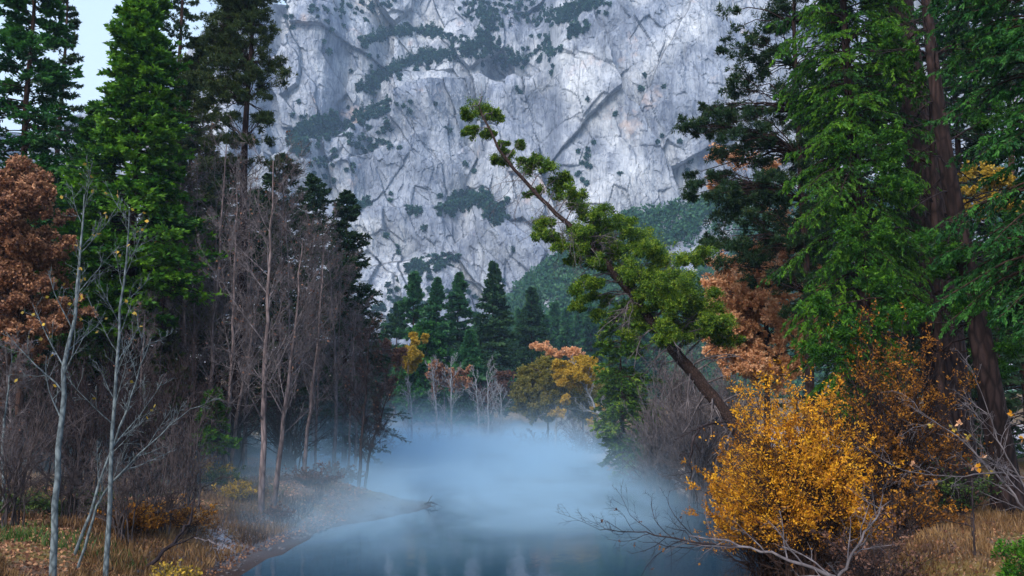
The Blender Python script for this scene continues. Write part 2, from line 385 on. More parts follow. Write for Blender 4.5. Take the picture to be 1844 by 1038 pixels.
def gz(x, y): return float(ground_h(np.array([x]), np.array([y]))[0])
def axis(segs):
    return np.unique(np.concatenate([np.arange(a, b, s) for a, b, s in segs]))
gx = axis([(-1500, -200, 60), (-200, -60, 8), (-60, -25, .8), (-25, 28, .3), (28, 60, .8), (60, 200, 8), (200, 1501, 60)])
gy = axis([(-200, 12, 12), (12, 62, .3), (62, 130, .7), (130, 300, 8), (300, 1501, 60)])
X, Y = np.meshgrid(gx, gy); Z = ground_h(X, Y); sd = riv_sd(X, Y)
V = np.stack([X, Y, Z], -1).reshape(-1, 3); nx, ny = len(gx), len(gy)
i, j = np.meshgrid(np.arange(nx - 1), np.arange(ny - 1)); k = (j * nx + i).ravel()
Q = np.stack([k, k + 1, k + nx + 1, k + nx], -1)
nz = fbm(X * .35, Y * .35, 4, 31)
gravel = sm(.2, .9, np.exp(-((X + 9.2) / 1.6) ** 2 - ((Y - 33) / 4.5) ** 2) * 1.3 + (nz - .5))
gravel = np.maximum(gravel, sm(64, 70, Y) * sm(118, 108, Y) * sm(1, 4, X) * sm(.2, .45, nz + .12))
gravel = np.maximum(gravel, sm(52, 58, Y) * sm(20, 24, X) * sm(150, 120, Y))
gravel = np.maximum(gravel, .12 * sm(0, .4, sd) * sm(4, 2, sd) * sm(41, 45, Y) * sm(.35, .6, nz + .1))
wet = sm(1.9, .5, sd + .8 * (nz - .5)) * .9
ground = make_mesh('ground', V, Q, ground_mat(), None, {'gravel': gravel.ravel(), 'wet': wet.ravel()}, True); tag(ground, kind='structure')
wv = np.array([(-60, -60, 0), (60, -60, 0), (60, 160, 0), (-60, 160, 0)], float)
water = make_mesh('river_water', wv, np.array([[0, 1, 2, 3]]), water_mat()); tag(water, kind='structure')

# ------------------------------------------------------------------ granite cliff
CY = 640.
LED = [  # ledges: points (px,py), setback above the line
    ([(430, 330), (530, 262), (600, 235), (660, 165), (730, 118), (800, 100), (880, 92), (960, 110), (1010, 85)], 30, 9),
    ([(640, 90), (690, 62), (760, 52), (830, 70), (880, 60)], 12, 5),
    ([(860, 100), (900, 110), (980, 75), (1080, 0), (1150, -70)], 34, 14),
    ([(560, 372), (640, 370), (740, 378), (800, 376), (860, 352), (905, 398), (960, 450), (1010, 505)], 26, 6),
    ([(620, 520), (700, 492), (760, 482), (820, 466), (860, 500)], 12, 5),
    ([(540, 300), (620, 280), (700, 235), (760, 210)], 9, 5),
    ([(1180, 60), (1260, 40), (1350, 60)], 7, 4),
    ([(930, 150), (1000, 130), (1100, 60), (1180, 10)], 9, 3),
]
def ledz(pts, X):
    P = at([p[0] for p in pts], [p[1] for p in pts], CY + 60); return np.interp(X, P[:, 0], P[:, 2]), P[0, 0], P[-1, 0]
RIDGE = at([-900, -200, 150, 350, 430, 500, 545, 700, 900, 1400, 1900, 2700], [380, 320, 262, 120, 45, 0, -60, -120, -150, -170, -170, -170], CY + 150)
def ridge_z(X): return np.interp(X, RIDGE[:, 0], RIDGE[:, 2]) + 6 * (fbm(X * .06, X * 0, 4, 77) - .5)
def cliff_y(X, Z):
    D = CY + .26 * Z
    wx = X + 8 * (fbm(X * .03, Z * .03, 3, 3) - .5); wz = Z + 10 * (fbm(X * .03 + 9, Z * .03, 3, 4) - .5)
    for pts, s, w in LED:
        zl, a, b = ledz(pts, wx); win = sm(a - 4, a + 12, X) * sm(b + 4, b - 12, X)
        D = D + s * sm(0, w, wz - zl) * win - .25 * s * win * sm(30, 0, np.abs(wz - zl + 12)) 
    gx_ = (845 - 922) / F * 700
    D = D + 26 * np.exp(-((wx - gx_ - (Z - 200) * .12) / 13) ** 2) * sm(110, 170, Z) * sm(330, 260, Z)
    D = D - 30 * sm(-10, 120, X) * sm(0, 200, Z)                    # right wall comes forward
    D = D + 60 * (fbm(wx * .007, wz * .007, 3, 41) - .5)
    # tilted slabs
    u = wx * .9 + wz * .35; v = wz * .7 - wx * .45
    c1, e1 = facet(u * .018, v * .010, 51); c2, e2 = facet(u * .06, v * .035, 61); c3, e3 = facet(wx * .15 + wz * .04, wz * .075, 71); c4, e4 = facet(X * .38 + Z * .1, Z * .22, 73)
    rgt = sm(-20, 60, X); D = D + 20 * c1 + (5.5 - 2.5 * rgt) * c2 + (1.5 - .6 * rgt) * c3 + .6 * c4 + .7 * sm(.05, 0, e1) + .4 * sm(.07, 0, e2)
    D = D - 3. * ridged(wx * .05, wz * .010, 3, 81) - (1.6 + 1.2 * rgt) * ridged(wx * .16 + 30, wz * .022, 3, 85)
    D = D + 2.2 * (fbm(X * .14, Z * .08, 4, 95, .6) - .5)
    rz = ridge_z(X); D = D + 50 * sm(22, 0, rz - Z) ** 2
    return D
xs = axis([(-700, -260, 4), (-260, 240, .75), (240, 700, 4)]); vs_ = np.concatenate([np.linspace(-.02, .12, 20)[:-1], np.linspace(.12, 1, 520)])
Xc, Vc = np.meshgrid(xs, vs_); Zc = Vc * ridge_z(Xc); Yc = cliff_y(Xc, Zc)
# soil on surfaces that lie back
dz = np.gradient(Zc, axis=0); dyy = np.gradient(Yc, axis=0); lay = dyy / np.maximum(dz, 1e-3)
soil = sm(1.2, 3.2, lay) * .8
nx, ny = len(xs), len(vs_)
i, j = np.meshgrid(np.arange(nx - 1), np.arange(ny - 1)); k = (j * nx + i).ravel()
Vv = np.stack([Xc, Yc, Zc], -1).reshape(-1, 3); Qv = np.stack([k, k + 1, k + nx + 1, k + nx], -1)
# a back slope closes the mountain behind the rim
top = Vv.reshape(ny, nx, 3)[-1]; bk = top + np.array([0, 260, -120.]); base_i = len(Vv)
Vv = np.concatenate([Vv, bk]); kk = np.arange(nx - 1); t0_ = (ny - 1) * nx
Qv = np.concatenate([Qv, np.stack([t0_ + kk, t0_ + kk + 1, base_i + kk + 1, base_i + kk], -1)])
cliff = make_mesh('granite_cliff', Vv, Qv, rock_mat(), None, {'soil': np.concatenate([soil.ravel(), np.zeros(nx)])}, False); tag(cliff, kind='structure')

def clump_cards(g, c, r, m, per, L, Wd, flat=.7, tint0=.5, tv=.5, out=.8, up=.15, shell=.55):
    """lumpy foliage: c (K,3) clump centres, r (K,) radii; m tufts per clump, per leaves per tuft"""
    K = len(c); d = nrm(RG.normal(size=(K, m, 3))); rad = (shell + (1 - shell) * rnd(K, m, 1)) * r[:, None, None]
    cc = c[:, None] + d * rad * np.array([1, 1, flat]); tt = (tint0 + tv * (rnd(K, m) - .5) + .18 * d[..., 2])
    cc = np.repeat(cc.reshape(-1, 1, 3), per, 1); dd = np.repeat(d.reshape(-1, 1, 3), per, 1); rr = np.repeat(np.repeat(r, m)[:, None], per, 1)
    jit = RG.normal(size=cc.shape) * rr[..., None] * .2
    dir_ = dd * out + RG.normal(size=cc.shape) * .7 + np.array([0, 0, up])
    N_ = K * m * per
    g.cards((cc + jit).reshape(-1, 3), dir_.reshape(-1, 3), L * uni(.6, 1.3, N_), Wd * uni(.7, 1.3, N_), np.clip(np.repeat(tt.reshape(-1, 1), per, 1) + .15 * RG.normal(size=(K * m, per)), 0, 1).ravel())

# brush along the ledges
def line_pts(pts, n, w):
    pts = np.array(pts, float); t = rnd(n) * (len(pts) - 1); i = np.minimum(t.astype(int), len(pts) - 2); f = (t - i)[:, None]
    return pts[i] * (1 - f) + pts[i + 1] * f + RG.normal(size=(n, 2)) * w
BP = [line_pts([(530, 258), (560, 235), (600, 222)], 260, 9), line_pts([(600, 245), (660, 205), (700, 185)], 30, 5),
      line_pts([(655, 160), (690, 135), (740, 112), (800, 98), (880, 88), (930, 108)], 240, 7), line_pts([(650, 78), (700, 60), (770, 54), (820, 72)], 120, 4),
      line_pts([(840, 92), (880, 75), (880, 30), (850, 5)], 150, 13), line_pts([(1000, 32), (1040, 15), (1090, -5)], 160, 9),
      line_pts([(900, 15), (960, 20), (1000, 40)], 60, 14), line_pts([(900, 115), (990, 90), (980, 68)], 60, 10), line_pts([(1020, 62), (1060, 45)], 25, 5),
      line_pts([(800, 376), (830, 362), (868, 352), (905, 395)], 200, 8), line_pts([(635, 370), (665, 366)], 26, 4), line_pts([(735, 378), (756, 379)], 12, 3),
      line_pts([(730, 485), (780, 475), (820, 465)], 60, 7), line_pts([(600, 265), (690, 230), (740, 200)], 28, 14), line_pts([(560, 300), (700, 250)], 40, 20),
      line_pts([(690, 560), (760, 530), (830, 545)], 50, 16), line_pts([(1065, 240), (1060, 320), (1040, 300)], 10, 14),
      np.stack([uni(500, 1000, 55), uni(30, 540, 55)], 1), np.stack([uni(1000, 1260, 14), uni(100, 340, 14)], 1), line_pts([(500, 30), (640, 20), (700, 0)], 50, 12)]
BP += [line_pts([(530, 258), (560, 235), (600, 222)], 150, 7), line_pts([(660, 158), (700, 128), (740, 112), (800, 98)], 90, 3), line_pts([(600, 248), (660, 215), (700, 195)], 26, 3), line_pts([(805, 374), (835, 360), (868, 354), (903, 393)], 120, 5)]
bp = np.concatenate(BP); q = at(bp[:, 0], bp[:, 1], CY + 60); 
for _ in range(6):
    yy = cliff_y(q[:, 0], q[:, 2]); q = at(bp[:, 0], bp[:, 1], yy)
g = Geo(); rr = .7 + 1.7 * rnd(len(q)) ** 2; q2 = q.copy(); q2[:, 1] -= rr * .4
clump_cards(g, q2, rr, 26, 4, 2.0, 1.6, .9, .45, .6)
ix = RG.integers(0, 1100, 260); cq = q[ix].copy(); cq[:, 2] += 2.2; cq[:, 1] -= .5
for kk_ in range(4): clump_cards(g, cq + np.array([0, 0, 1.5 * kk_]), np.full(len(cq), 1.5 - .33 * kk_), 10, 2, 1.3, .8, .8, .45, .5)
o = g.obj('ledge_brush', M['brush']); tag(o, 'dark green brush and stunted trees clinging to the cliff ledges', 'brush', kind='stuff')

# wooded talus slope right of centre
RP = np.array([(880, 600), (930, 528), (1000, 474), (1100, 402), (1160, 386), (1240, 370), (1320, 350), (1500, 330), (1800, 300), (2100, 290)], float)
us = np.linspace(0, 1, 200); tp = np.stack([np.interp(us, np.linspace(0, 1, len(RP)), RP[:, k]) for k in range(2)], 1)
Rg = at(tp[:, 0], tp[:, 1], 500.); Ft = at(tp[:, 0] - 40, tp[:, 1] * 0 + 720, 330.); Ft[:, 2] = 3.
Rg[0, 2] = 4
ws = np.linspace(0, 1, 90); G = Ft[None] + (Rg - Ft)[None] * ws[:, None, None]; G[..., 2] += -14 * np.sin(np.pi * ws)[:, None] * .5 + 9 * (fbm(G[..., 0] * .03, G[..., 1] * .03, 4, 8) - .5) * sm(0, .1, ws)[:, None] * sm(1, .9, ws)[:, None]
bkk = G[-1] + np.array([0, 260, 30.]); G = np.concatenate([G, bkk[None]])
ny, nx = G.shape[:2]; i, j = np.meshgrid(np.arange(nx - 1), np.arange(ny - 1)); k = (j * nx + i).ravel()
talus = make_mesh('talus_slope', G.reshape(-1, 3), np.stack([k, k + 1, k + nx + 1, k + nx], -1), cliff.data.materials[0], None, {'soil': np.full(nx * ny, .12)}, True); tag(talus, kind='structure')
n = 5200; a_ = rnd(n) * 198; b_ = rnd(n) * 89; ia, ib = a_.astype(int), b_.astype(int); fa, fb = (a_ - ia)[:, None], (b_ - ib)[:, None]
p = (G[ib, ia] * (1 - fa) + G[ib, ia + 1] * fa) * (1 - fb) + (G[ib + 1, ia] * (1 - fa) + G[ib + 1, ia + 1] * fa) * fb
qx, qy = pix(p)
bare = ((np.abs(qx - (1225 + (qy - 390) * -.35)) < 7) & (qy > 375) & (qy < 440)) | ((qx - 1235) ** 2 / 45 ** 2 + (qy - 475) ** 2 / 32 ** 2 < 1) | ((qx - 985) ** 2 / 14 ** 2 + (qy - 560) ** 2 / 22 ** 2 < 1) | ((qx - 1290) ** 2 / 40 ** 2 + (qy - 440) ** 2 / 50 ** 2 < 1)
p = p[~bare | (rnd(n) < .06)]
g = Geo(); rr = uni(1.8, 3.6, len(p)); p[:, 2] += rr * .6
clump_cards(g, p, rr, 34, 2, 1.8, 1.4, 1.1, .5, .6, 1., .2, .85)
o = g.obj('hillside_forest', M['far']); tag(o, 'dense green woods covering the slope below the cliff', 'forest', kind='stuff')

# ------------------------------------------------------------------ trees
def boughs(root, spec, Yd, mat, L, Wd, wood, m=10, per=18, off=None, start=None, flat=.6, hang=0., tint0=.5, sub=7, out=.7, srf=.34, sat=2, wm=0, tv=.5):
    """foliage clumps, each with a limb from the trunk: spec = (px, py, r px, depth offset); limbs go into the Geo wood"""
    g = Geo(); off = np.array(off); c = []; r = []
    for (a, b, rp, dy) in spec:
        q_ = at(a, b, Yd + dy) - off; ri = rp / F * (Yd + dy); c.append(q_); r.append(ri)
    c = np.array(c); r = np.array(r)
    if start is not None:
        lim = []; lr = []; S_ = start - off
        for ci, ri in zip(c, r):
            dd = np.linalg.norm(S_ - ci, axis=1) + .6 * np.maximum(S_[:, 2] - ci[2], 0); s_ = S_[np.argmin(dd)]
            tt = np.linspace(0, 1, 6)[:, None]; ln = np.linalg.norm(ci - s_); mid = s_ + (ci - s_) * tt + RG.normal(size=(6, 3)) * ln * .03 * np.sin(np.pi * tt); mid[:, 2] += (.1 * ln * np.sin(np.pi * tt[:, 0])); lim.append(mid); lr.append(np.linspace(min(.008 * ln + .015, .07), .01, 6))
        lim = np.array(lim); lr = np.array(lr); wood.tub(lim, lr, 5, m=wm); s1, r1 = spawn(lim, lr, 7, .35, 1, 45, 12, .45, 5, .1, .15, .5, .006); wood.tub(s1, r1, 3, m=wm)
    if sat:
        v = nrm(RG.normal(size=(len(c), sat, 3))) * np.array([1, 1, .6]) * r[:, None, None] * uni(.9, 1.5, len(c), sat, 1)
        c = np.concatenate([c, (c[:, None] + v).reshape(-1, 3)]); r = np.concatenate([r, np.repeat(r, sat) * uni(.4, .75, len(r) * sat)])
    K = len(c); ax = uni(.65, 1.4, K, 1, 3) * np.array([1, 1, flat])
    d = nrm(RG.normal(size=(K, m, 3))); sc = c[:, None] + d * (r[:, None, None] * (.15 + .95 * rnd(K, m, 1) ** .7)) * ax; sr = np.repeat(r * srf, m) * uni(.6, 1.4, K * m)
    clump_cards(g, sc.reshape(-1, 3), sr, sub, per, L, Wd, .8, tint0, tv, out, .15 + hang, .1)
    g.obj('crown', M[mat], root)

def conifer(name, px, Yd, pytop, R, label, mat, bark='brown', group=None, base=.1, nb=110, tw=12, per=10, L=.32, Wd=.09, dens=1.35, elev=-8, drp=-.25, sweep=.0,
            trunk_r=None, p=.8, gap=.0, tuft=False, seed=0, cat='tree', lean=0., hang=0., tintb=.35, irr=.35, side=6, n_b=6, twl=.42, zoff=0):
    X0 = float(at(px, 725, Yd)[0]); z0 = gz(X0, Yd) - .15 + zoff; H = float(at(px, pytop, Yd)[2]) - z0
    nb = int(nb * dens); per = int(per * 1.3); Wd *= 1.35
    root = thing(name, (X0, Yd, z0), label, cat, group)
    tr = trunk_r or H * .0085
    hs = np.linspace(0, 1, 14); bend = (fbm(hs * 3, hs * 0 + seed, 2, seed) - .5) * .02 * H; bend -= bend[0]
    TP = np.stack([bend + lean * hs * H, np.zeros(14), hs * H], 1); TR = tr * (1 - hs) ** .8 + .015; TR[0] *= 1.25
    g = Geo(); g.tub(TP[None], TR[None], 10)
    u = (np.arange(nb) + rnd(nb)) / nb; u = u ** .92; hgt = base + (1 - base) * u
    if gap: keep = fbm(u * 14, u * 0 + 3.3, 2, seed + 5) > gap; keep |= u > .93; u = u[keep]; hgt = hgt[keep]
    nb = len(u); az = uni(0, 2 * np.pi, nb); prof = np.minimum(1, .55 + u * 3.) * (1 - u) ** p
    irrn = 1 + irr * 2 * (fbm(u * 9 + np.cos(az) * .8 + 4, np.sin(az) * .8 + u * 3, 3, seed + 9) - .5)
    ln = R * prof * uni(.75, 1.1, nb) * irrn + .15
    st = np.stack([np.interp(hgt, hs, TP[:, k]) for k in range(3)], 1)
    el = np.radians(elev + u * 45 + RG.normal(size=nb) * 7)
    d = np.stack([np.cos(az) * np.cos(el), np.sin(az) * np.cos(el), np.sin(el)], 1)
    P = np.empty((nb, n_b, 3)); P[:, 0] = st; c = st.copy()
    for j in range(1, n_b):
        d = nrm(d + np.array([0, 0, (drp if j < n_b * .6 else sweep) / n_b * 2]) + RG.normal(size=d.shape) * .04); c = c + d * (ln / (n_b - 1))[:, None]; P[:, j] = c
    br = np.maximum(ln * .012, .012)[:, None] * np.linspace(1, .3, n_b)[None]
    TW, TWR = spawn(P, br, tw, .18, 1., 55, 8, twl, 4, hang, .1, .5, .006, planar=True, tap=.55)
    g.tub(P, br, 4)
    if Yd < 75: g.tub(TW, TWR, 3)
    g.obj('trunk', M[bark], root, True)
    TT = np.concatenate([TW, P[:, -4:]] if n_b >= 4 else [TW]); K = len(TT); t = .12 + .88 * rnd(K, per); pt, tg = pl_at(TT, t)
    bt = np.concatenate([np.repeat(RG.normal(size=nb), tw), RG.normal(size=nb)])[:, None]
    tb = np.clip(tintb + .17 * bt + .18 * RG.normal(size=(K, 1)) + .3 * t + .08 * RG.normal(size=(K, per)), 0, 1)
    if tuft:
        t = np.where(t > .35, t, t + .5); pt, tg = pl_at(TT, np.minimum(t, 1)); dr = tg * .75 + RG.normal(size=tg.shape) * .62 + np.array([0, 0, .25])
    else:
        dr = tg * .9 + RG.normal(size=tg.shape) * np.array([.42, .42, .3]) + np.array([0, 0, hang * .5])
    g = Geo(); NN = K * per
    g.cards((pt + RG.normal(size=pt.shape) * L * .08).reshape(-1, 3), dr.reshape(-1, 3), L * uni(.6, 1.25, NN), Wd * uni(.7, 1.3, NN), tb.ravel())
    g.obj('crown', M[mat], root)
    return root

def relocate(px, Yd, pytop, root, label, group=None, w=1.0, rz=0.):
    X0 = float(at(px, 725, Yd)[0]); z0 = gz(X0, Yd) - .15; H = float(at(px, pytop, Yd)[2]) - z0
    Hs = root['_h']; s = H / Hs
    return dup(root, (X0, Yd, z0), label, group, rz, (s * w, s * w, s))
def hof(root):
    z = [c for c in root.children if c.name.startswith('trunk')][0].data; co = np.empty(len(z.vertices) * 3, np.float32); z.vertices.foreach_get('co', co); h = float(co[2::3].max()); return h

# --- left side conifers
conifer('conifer', 5, 46, -190, 4.3, 'tall blue-green conifer at the left edge of the frame', 'cedar_teal', base=.2, nb=170, tw=14, per=12, L=.3, Wd=.09, seed=1)
conifer('conifer', 74, 58, -70, 2.7, 'dark open-branched pine second from the left edge', 'pine', base=.25, nb=95, tw=12, per=16, L=.24, Wd=.05, gap=.38, elev=-2, tuft=True, seed=2)
conifer('cedar', 222, 42, -28, 3.35, 'bright green cedar with full conical crown on left bank', 'cedar', base=.3, nb=230, tw=15, per=13, L=.26, Wd=.085, elev=0, drp=-.35, sweep=.2, p=.55, dens=1.6, trunk_r=.28, bark='redbark', irr=.5, tintb=.45, seed=3)
conifer('cedar', 150, 53, 190, 2.8, 'lower green cedar just left of the bright conical one', 'cedar', base=.25, nb=150, tw=12, per=11, L=.3, Wd=.09, p=.6, seed=4, tintb=.35)
conifer('pine', 283, 55, -130, 2.6, 'thin-topped pine rising behind the bright green cedar', 'pine', base=.4, nb=80, tw=12, per=16, L=.22, Wd=.05, gap=.35, tuft=True, seed=5)
conifer('cedar', 322, 57, 70, 3.0, 'olive green cedar between the bright cedar and the layered pine', 'pine_olive', base=.3, nb=150, tw=13, per=12, L=.28, Wd=.08, p=.6, gap=.25, seed=6, tintb=.5)
def pine_layers(px, Yd, pytop, ext, y0, y1, label, mat, tr, step=17, nper=7, seed=0, side=0, r=(12, 20), extra=()):
    X0 = float(at(px, 725, Yd)[0]); z0 = gz(X0, Yd) - .15; off = np.array([X0, Yd, z0]); top = at(px, pytop, Yd); top[0] = X0
    hs = np.linspace(0, 1, 14)[:, None]; P = off + (top - off) * hs; P[:, 0] += (fbm(hs[:, 0] * 3, hs[:, 0] * 0 + seed, 2, seed) - .5) * .5; P[0, 0] = X0
    R = tr * (1 - hs[:, 0]) ** .8 + .02; root = thing('pine', off, label, 'tree'); g = Geo(); g.tub((P - off)[None], R[None], 10)
    spec = list(extra)
    for yy in np.arange(y0, y1, step):
        e = ext[0] + (ext[1] - ext[0]) * (yy - y0) / (y1 - y0); e *= float(uni(.6, 1.15))
        if rnd() < .12: continue
        for k in range(nper):
            a_ = float(uni(0, 2 * np.pi)); rr = e * float(uni(.15, 1.)); spec.append((px + rr * math.cos(a_), yy + float(uni(-4, 4)) + rr * .06, float(uni(*r)), rr * math.sin(a_) / F * Yd))
    boughs(root, spec, Yd, mat, .2, .035, g, 9, 8, off, P[3:], .5, tint0=.35, sub=4, out=1.1, srf=.22, sat=1, wm=0)
    g.obj('trunk', M['redbark'], root, True)
    # dead stubs low on the trunk are part of the trunk mesh
    return root
pine_layers(428, 50, -90, (50, 105), -70, 305, 'tall dark pine with layered open crown and reddish trunk', 'pine_olive', .34, 20, 17, seed=7, r=(11, 19))
conifer('conifer', 500, 60, 285, 5.0, 'dark conifer behind bare trees under the layered pine', 'fir_dark', base=.1, p=.62, nb=120, tw=10, per=12, L=.3, Wd=.08, gap=.25, seed=8)
conifer('conifer', 622, 70, 350, 4.4, 'dark conifer whose slope ends the left wood before the cliff', 'fir_dark', base=.08, p=.62, nb=130, tw=11, per=12, L=.32, Wd=.08, gap=.2, seed=9)
conifer('conifer', 560, 78, 320, 6.4, 'dark conifer deep in the left wood behind grey twigs', 'fir_dark', base=.05, p=.62, nb=130, tw=11, per=11, L=.36, Wd=.1, seed=10)
conifer('conifer', 390, 64, 290, 6.0, 'shaded conifer deep behind the layered pine trunk', 'fir_dark', base=.05, p=.62, nb=150, tw=12, per=12, L=.36, Wd=.1, seed=11)
conifer('conifer', 290, 62, 330, 6.0, 'shaded conifer filling the wood right of the bright cedar', 'fir_dark', base=.04, p=.62, nb=150, tw=12, per=12, L=.36, Wd=.11, seed=12)
conifer('conifer', 185, 60, 380, 6.0, 'shaded conifer filling the wood behind the pale alders', 'fir_dark', base=.04, p=.62, nb=150, tw=12, per=12, L=.36, Wd=.11, seed=13)
conifer('conifer', 70, 58, 330, 6.0, 'shaded conifer behind the rusty oak crown', 'fir_dark', base=.04, p=.62, nb=150, tw=12, per=12, L=.36, Wd=.11, seed=14)
conifer('conifer', -40, 50, 380, 4.8, 'shaded conifer low at the far left edge', 'fir_dark', base=.04, p=.62, nb=140, tw=12, per=12, L=.36, Wd=.11, seed=15)
conifer('conifer', 450, 80, 350, 7.0, 'shaded conifer farthest back in the left wood', 'fir_dark', base=.03, p=.62, nb=130, tw=11, per=11, L=.42, Wd=.13, seed=16)
conifer('conifer', 600, 92, 470, 6.5, 'dim conifer behind the misty left bank', 'fir_dark', base=.03, p=.62, nb=130, tw=11, per=11, L=.45, Wd=.14, seed=17)
conifer('sapling', 300, 43, 600, 1.9, 'young green conifer low behind the forked pale stems', 'green', base=.1, nb=60, tw=9, per=10, L=.22, Wd=.07, gap=.3, seed=18, tintb=.2)
conifer('sapling', 383, 40, 705, .9, 'small bright green conifer bough at the foot of bare trunks', 'cedar', base=.45, nb=40, tw=9, per=12, L=.2, Wd=.07, seed=19, tintb=.5)

# --- centre conifers beyond the mist
CEN = [(745, 150, 493, 4.2, 'fir', 'narrow spire conifer leftmost of the row beyond the mist'), (783, 146, 505, 4.8, 'fir', 'conifer second in the row beyond the mist'),
       (822, 152, 495, 5.0, 'fir', 'layered conifer right of centre pair beyond the mist'), (886, 140, 476, 6.6, 'fir_mid', 'broad dark conifer tallest of the row beyond the mist'),
       (958, 165, 522, 5, 'fir_mid', 'slim dark conifer right of the broad tallest one'), (712, 168, 548, 5.5, 'fir_mid', 'low dark conifer at left end of the row beyond the mist'),
       (765, 128, 585, 4.2, 'cedar_teal', 'rounded bright green conifer low in front of the row'), (845, 122, 600, 3.6, 'fir', 'low green conifer below the broad dark one')]
for k, (px, Yd, pt_, R, mt, lb) in enumerate(CEN):
    conifer('conifer', px, Yd, pt_, R, lb, mt, base=.1, nb=130, tw=11, per=11, L=.62, Wd=.2, elev=-4, gap=.3 if k != 6 else 0, p=float(uni(.6, 1.)) if k != 6 else .45, seed=30 + k, irr=.8, group='conifers beyond the mist')
far0 = conifer('far_conifer', 1000, 270, 548, 5., 'distant teal conifer below the wooded slope', 'fir', base=.08, nb=70, tw=8, per=8, L=1.3, Wd=.5, seed=50, group='distant conifers at the foot of the slope')
far0['_h'] = hof(far0)
ORD = ['first', 'second', 'third', 'fourth', 'fifth', 'sixth', 'seventh', 'eighth', 'ninth', 'tenth', 'eleventh', 'twelfth', 'thirteenth', 'fourteenth', 'fifteenth']
FAR = sorted([(690, 230, 585), (860, 300, 566), (905, 300, 560), (935, 260, 560), (968, 285, 545), (985, 240, 572), (1000, 270, 548), (1022, 250, 560), (1045, 280, 540), (1065, 265, 552), (1085, 290, 548), (1108, 255, 565), (1130, 280, 555), (1155, 270, 560), (1180, 290, 550)])
for k, (px, Yd, pt_) in enumerate(FAR):
    lb = ORD[k] + ' from the left among the distant teal conifers below the wooded slope'
    if px == 1000: far0['label'] = lb
    else: relocate(px, Yd, pt_, far0, lb, None, float(uni(.8, 1.3)), float(uni(0, 6)))
del far0['_h']

# --- right side conifers
conifer('cedar', 1122, 60, 545, 2.5, 'dark green drooping cedar at the water edge under the leaning tree', 'juniper', base=.12, nb=120, tw=12, per=12, L=.26, Wd=.08, elev=-15, drp=-.6, p=.3, gap=.25, irr=.7, seed=60, tintb=.05)
RPN = []
for (x0, x1, y0, y1, n_, r0, r1) in [(1290, 1420, 15, 115, 15, 13, 20), (1320, 1500, 110, 190, 22, 16, 26), (1232, 1330, 190, 240, 14, 12, 20), (1290, 1500, 195, 285, 44, 16, 28), (1360, 1500, 285, 330, 16, 14, 22), (1232, 1300, 300, 365, 12, 10, 17), (1290, 1500, 330, 440, 52, 15, 26), (1270, 1400, 430, 480, 16, 14, 22), (1400, 1520, 440, 560, 26, 16, 26), (1340, 1440, 480, 500, 5, 12, 18), (1380, 1520, -60, 100, 26, 16, 26)]:
    for _ in range(n_): RPN.append((float(uni(x0, x1)), float(uni(y0, y1)), float(uni(r0, r1)), float(uni(-1.5, 2.5))))
pine_layers(1462, 38, -190, (60, 90), -150, -60, 'dark needled pine with clumped boughs against the cliff', 'pine', .2, 20, 5, seed=61, extra=RPN)
conifer('cedar', 1560, 31, -260, 2.8, 'bright green cedar with hanging sprays on right bank', 'cedar', base=.16, nb=230, tw=16, per=28, L=.13, Wd=.03, elev=8, drp=-.9, sweep=-.3, p=.25, gap=.2, hang=-.7, irr=.6, trunk_r=.3, bark='redbark', seed=62, tintb=.3)
conifer('cedar', 1915, 21, -300, 2.5, 'deep green cedar cropped by the right edge', 'cedar_teal', base=.3, nb=170, tw=16, per=28, L=.115, Wd=.03, elev=5, drp=-.8, p=.2, hang=-.6, gap=.25, irr=.6, trunk_r=.2, seed=63, tintb=.32)
for k, (px, Yd, pt_, lb) in enumerate([(1530, 58, -60, 'shaded conifer behind the hanging green cedar'), (1640, 50, -160, 'shaded conifer behind the thick red trunk'), (1755, 56, -160, 'shaded conifer between the two leaning trunks far back'), (1850, 46, -160, 'shaded conifer at the right edge behind the trunks')]):
    conifer('conifer', px, Yd, pt_, 5.2, lb, 'fir_dark', base=.04, nb=200, tw=12, per=12, L=.34, Wd=.1, gap=.3, seed=64 + k)

def trunk_tree(name, pts, Ys, widths, label, bark, stubs=40, stublen=1.0, sides=16, pxr=True, cat='tree', seed=0):
    P = np.array([at(a, b, y) for (a, b), y in zip(pts, Ys)]); 
    P[0, 2] = gz(P[0, 0], P[0, 1]) - .2
    R = np.array([w / 2 / F * y for w, y in zip(widths, Ys)]); Pr, Rr = resample(P, R, 30); Rr[0] *= 1.35; Rr[1] *= 1.15
    root = thing(name, P[0], label, cat); off = P[0]
    g = Geo(); g.tub((Pr - off)[None], Rr[None], sides); 
    B1, R1 = spawn((Pr - off)[None], Rr[None] * .25, stubs, .3, 1, 80, 12, 0, 6, -.3, .12, .5, .02, lmin=stublen)
    L_ = uni(.3, 1., len(B1), 1, 1); B1 = B1[:, :1] + (B1 - B1[:, :1]) * L_ * 1.6
    B2, R2 = spawn(B1, R1, 6, .2, 1, 50, 12, .4, 4, -.2, .15, .5, .008)
    g.tub(B1, np.minimum(R1, .05), 4, m=1); g.tub(B2, R2, 3, m=1); g.obj('trunk', [M[bark], M['twig_dark']], root, True)
    return root, Pr, Rr
tA, PA, RA = trunk_tree('pine', [(1718, 905), (1712, 800), (1700, 640), (1680, 440), (1655, 260), (1630, 80), (1605, -120)], [34] * 7, [88, 82, 74, 64, 56, 48, 38], 'massive pine with thick red-brown trunk on right bank', 'redbark', 60, 1.6)
tB, PB, RB_ = trunk_tree('pine', [(1822, 935), (1800, 800), (1765, 600), (1735, 450), (1705, 300), (1680, 120), (1668, 0), (1655, -140)], [28] * 8, [52, 46, 38, 33, 28, 22, 18, 12], 'slimmer leaning pine trunk studded with dead branch stubs', 'redbark', 80, 1.3)
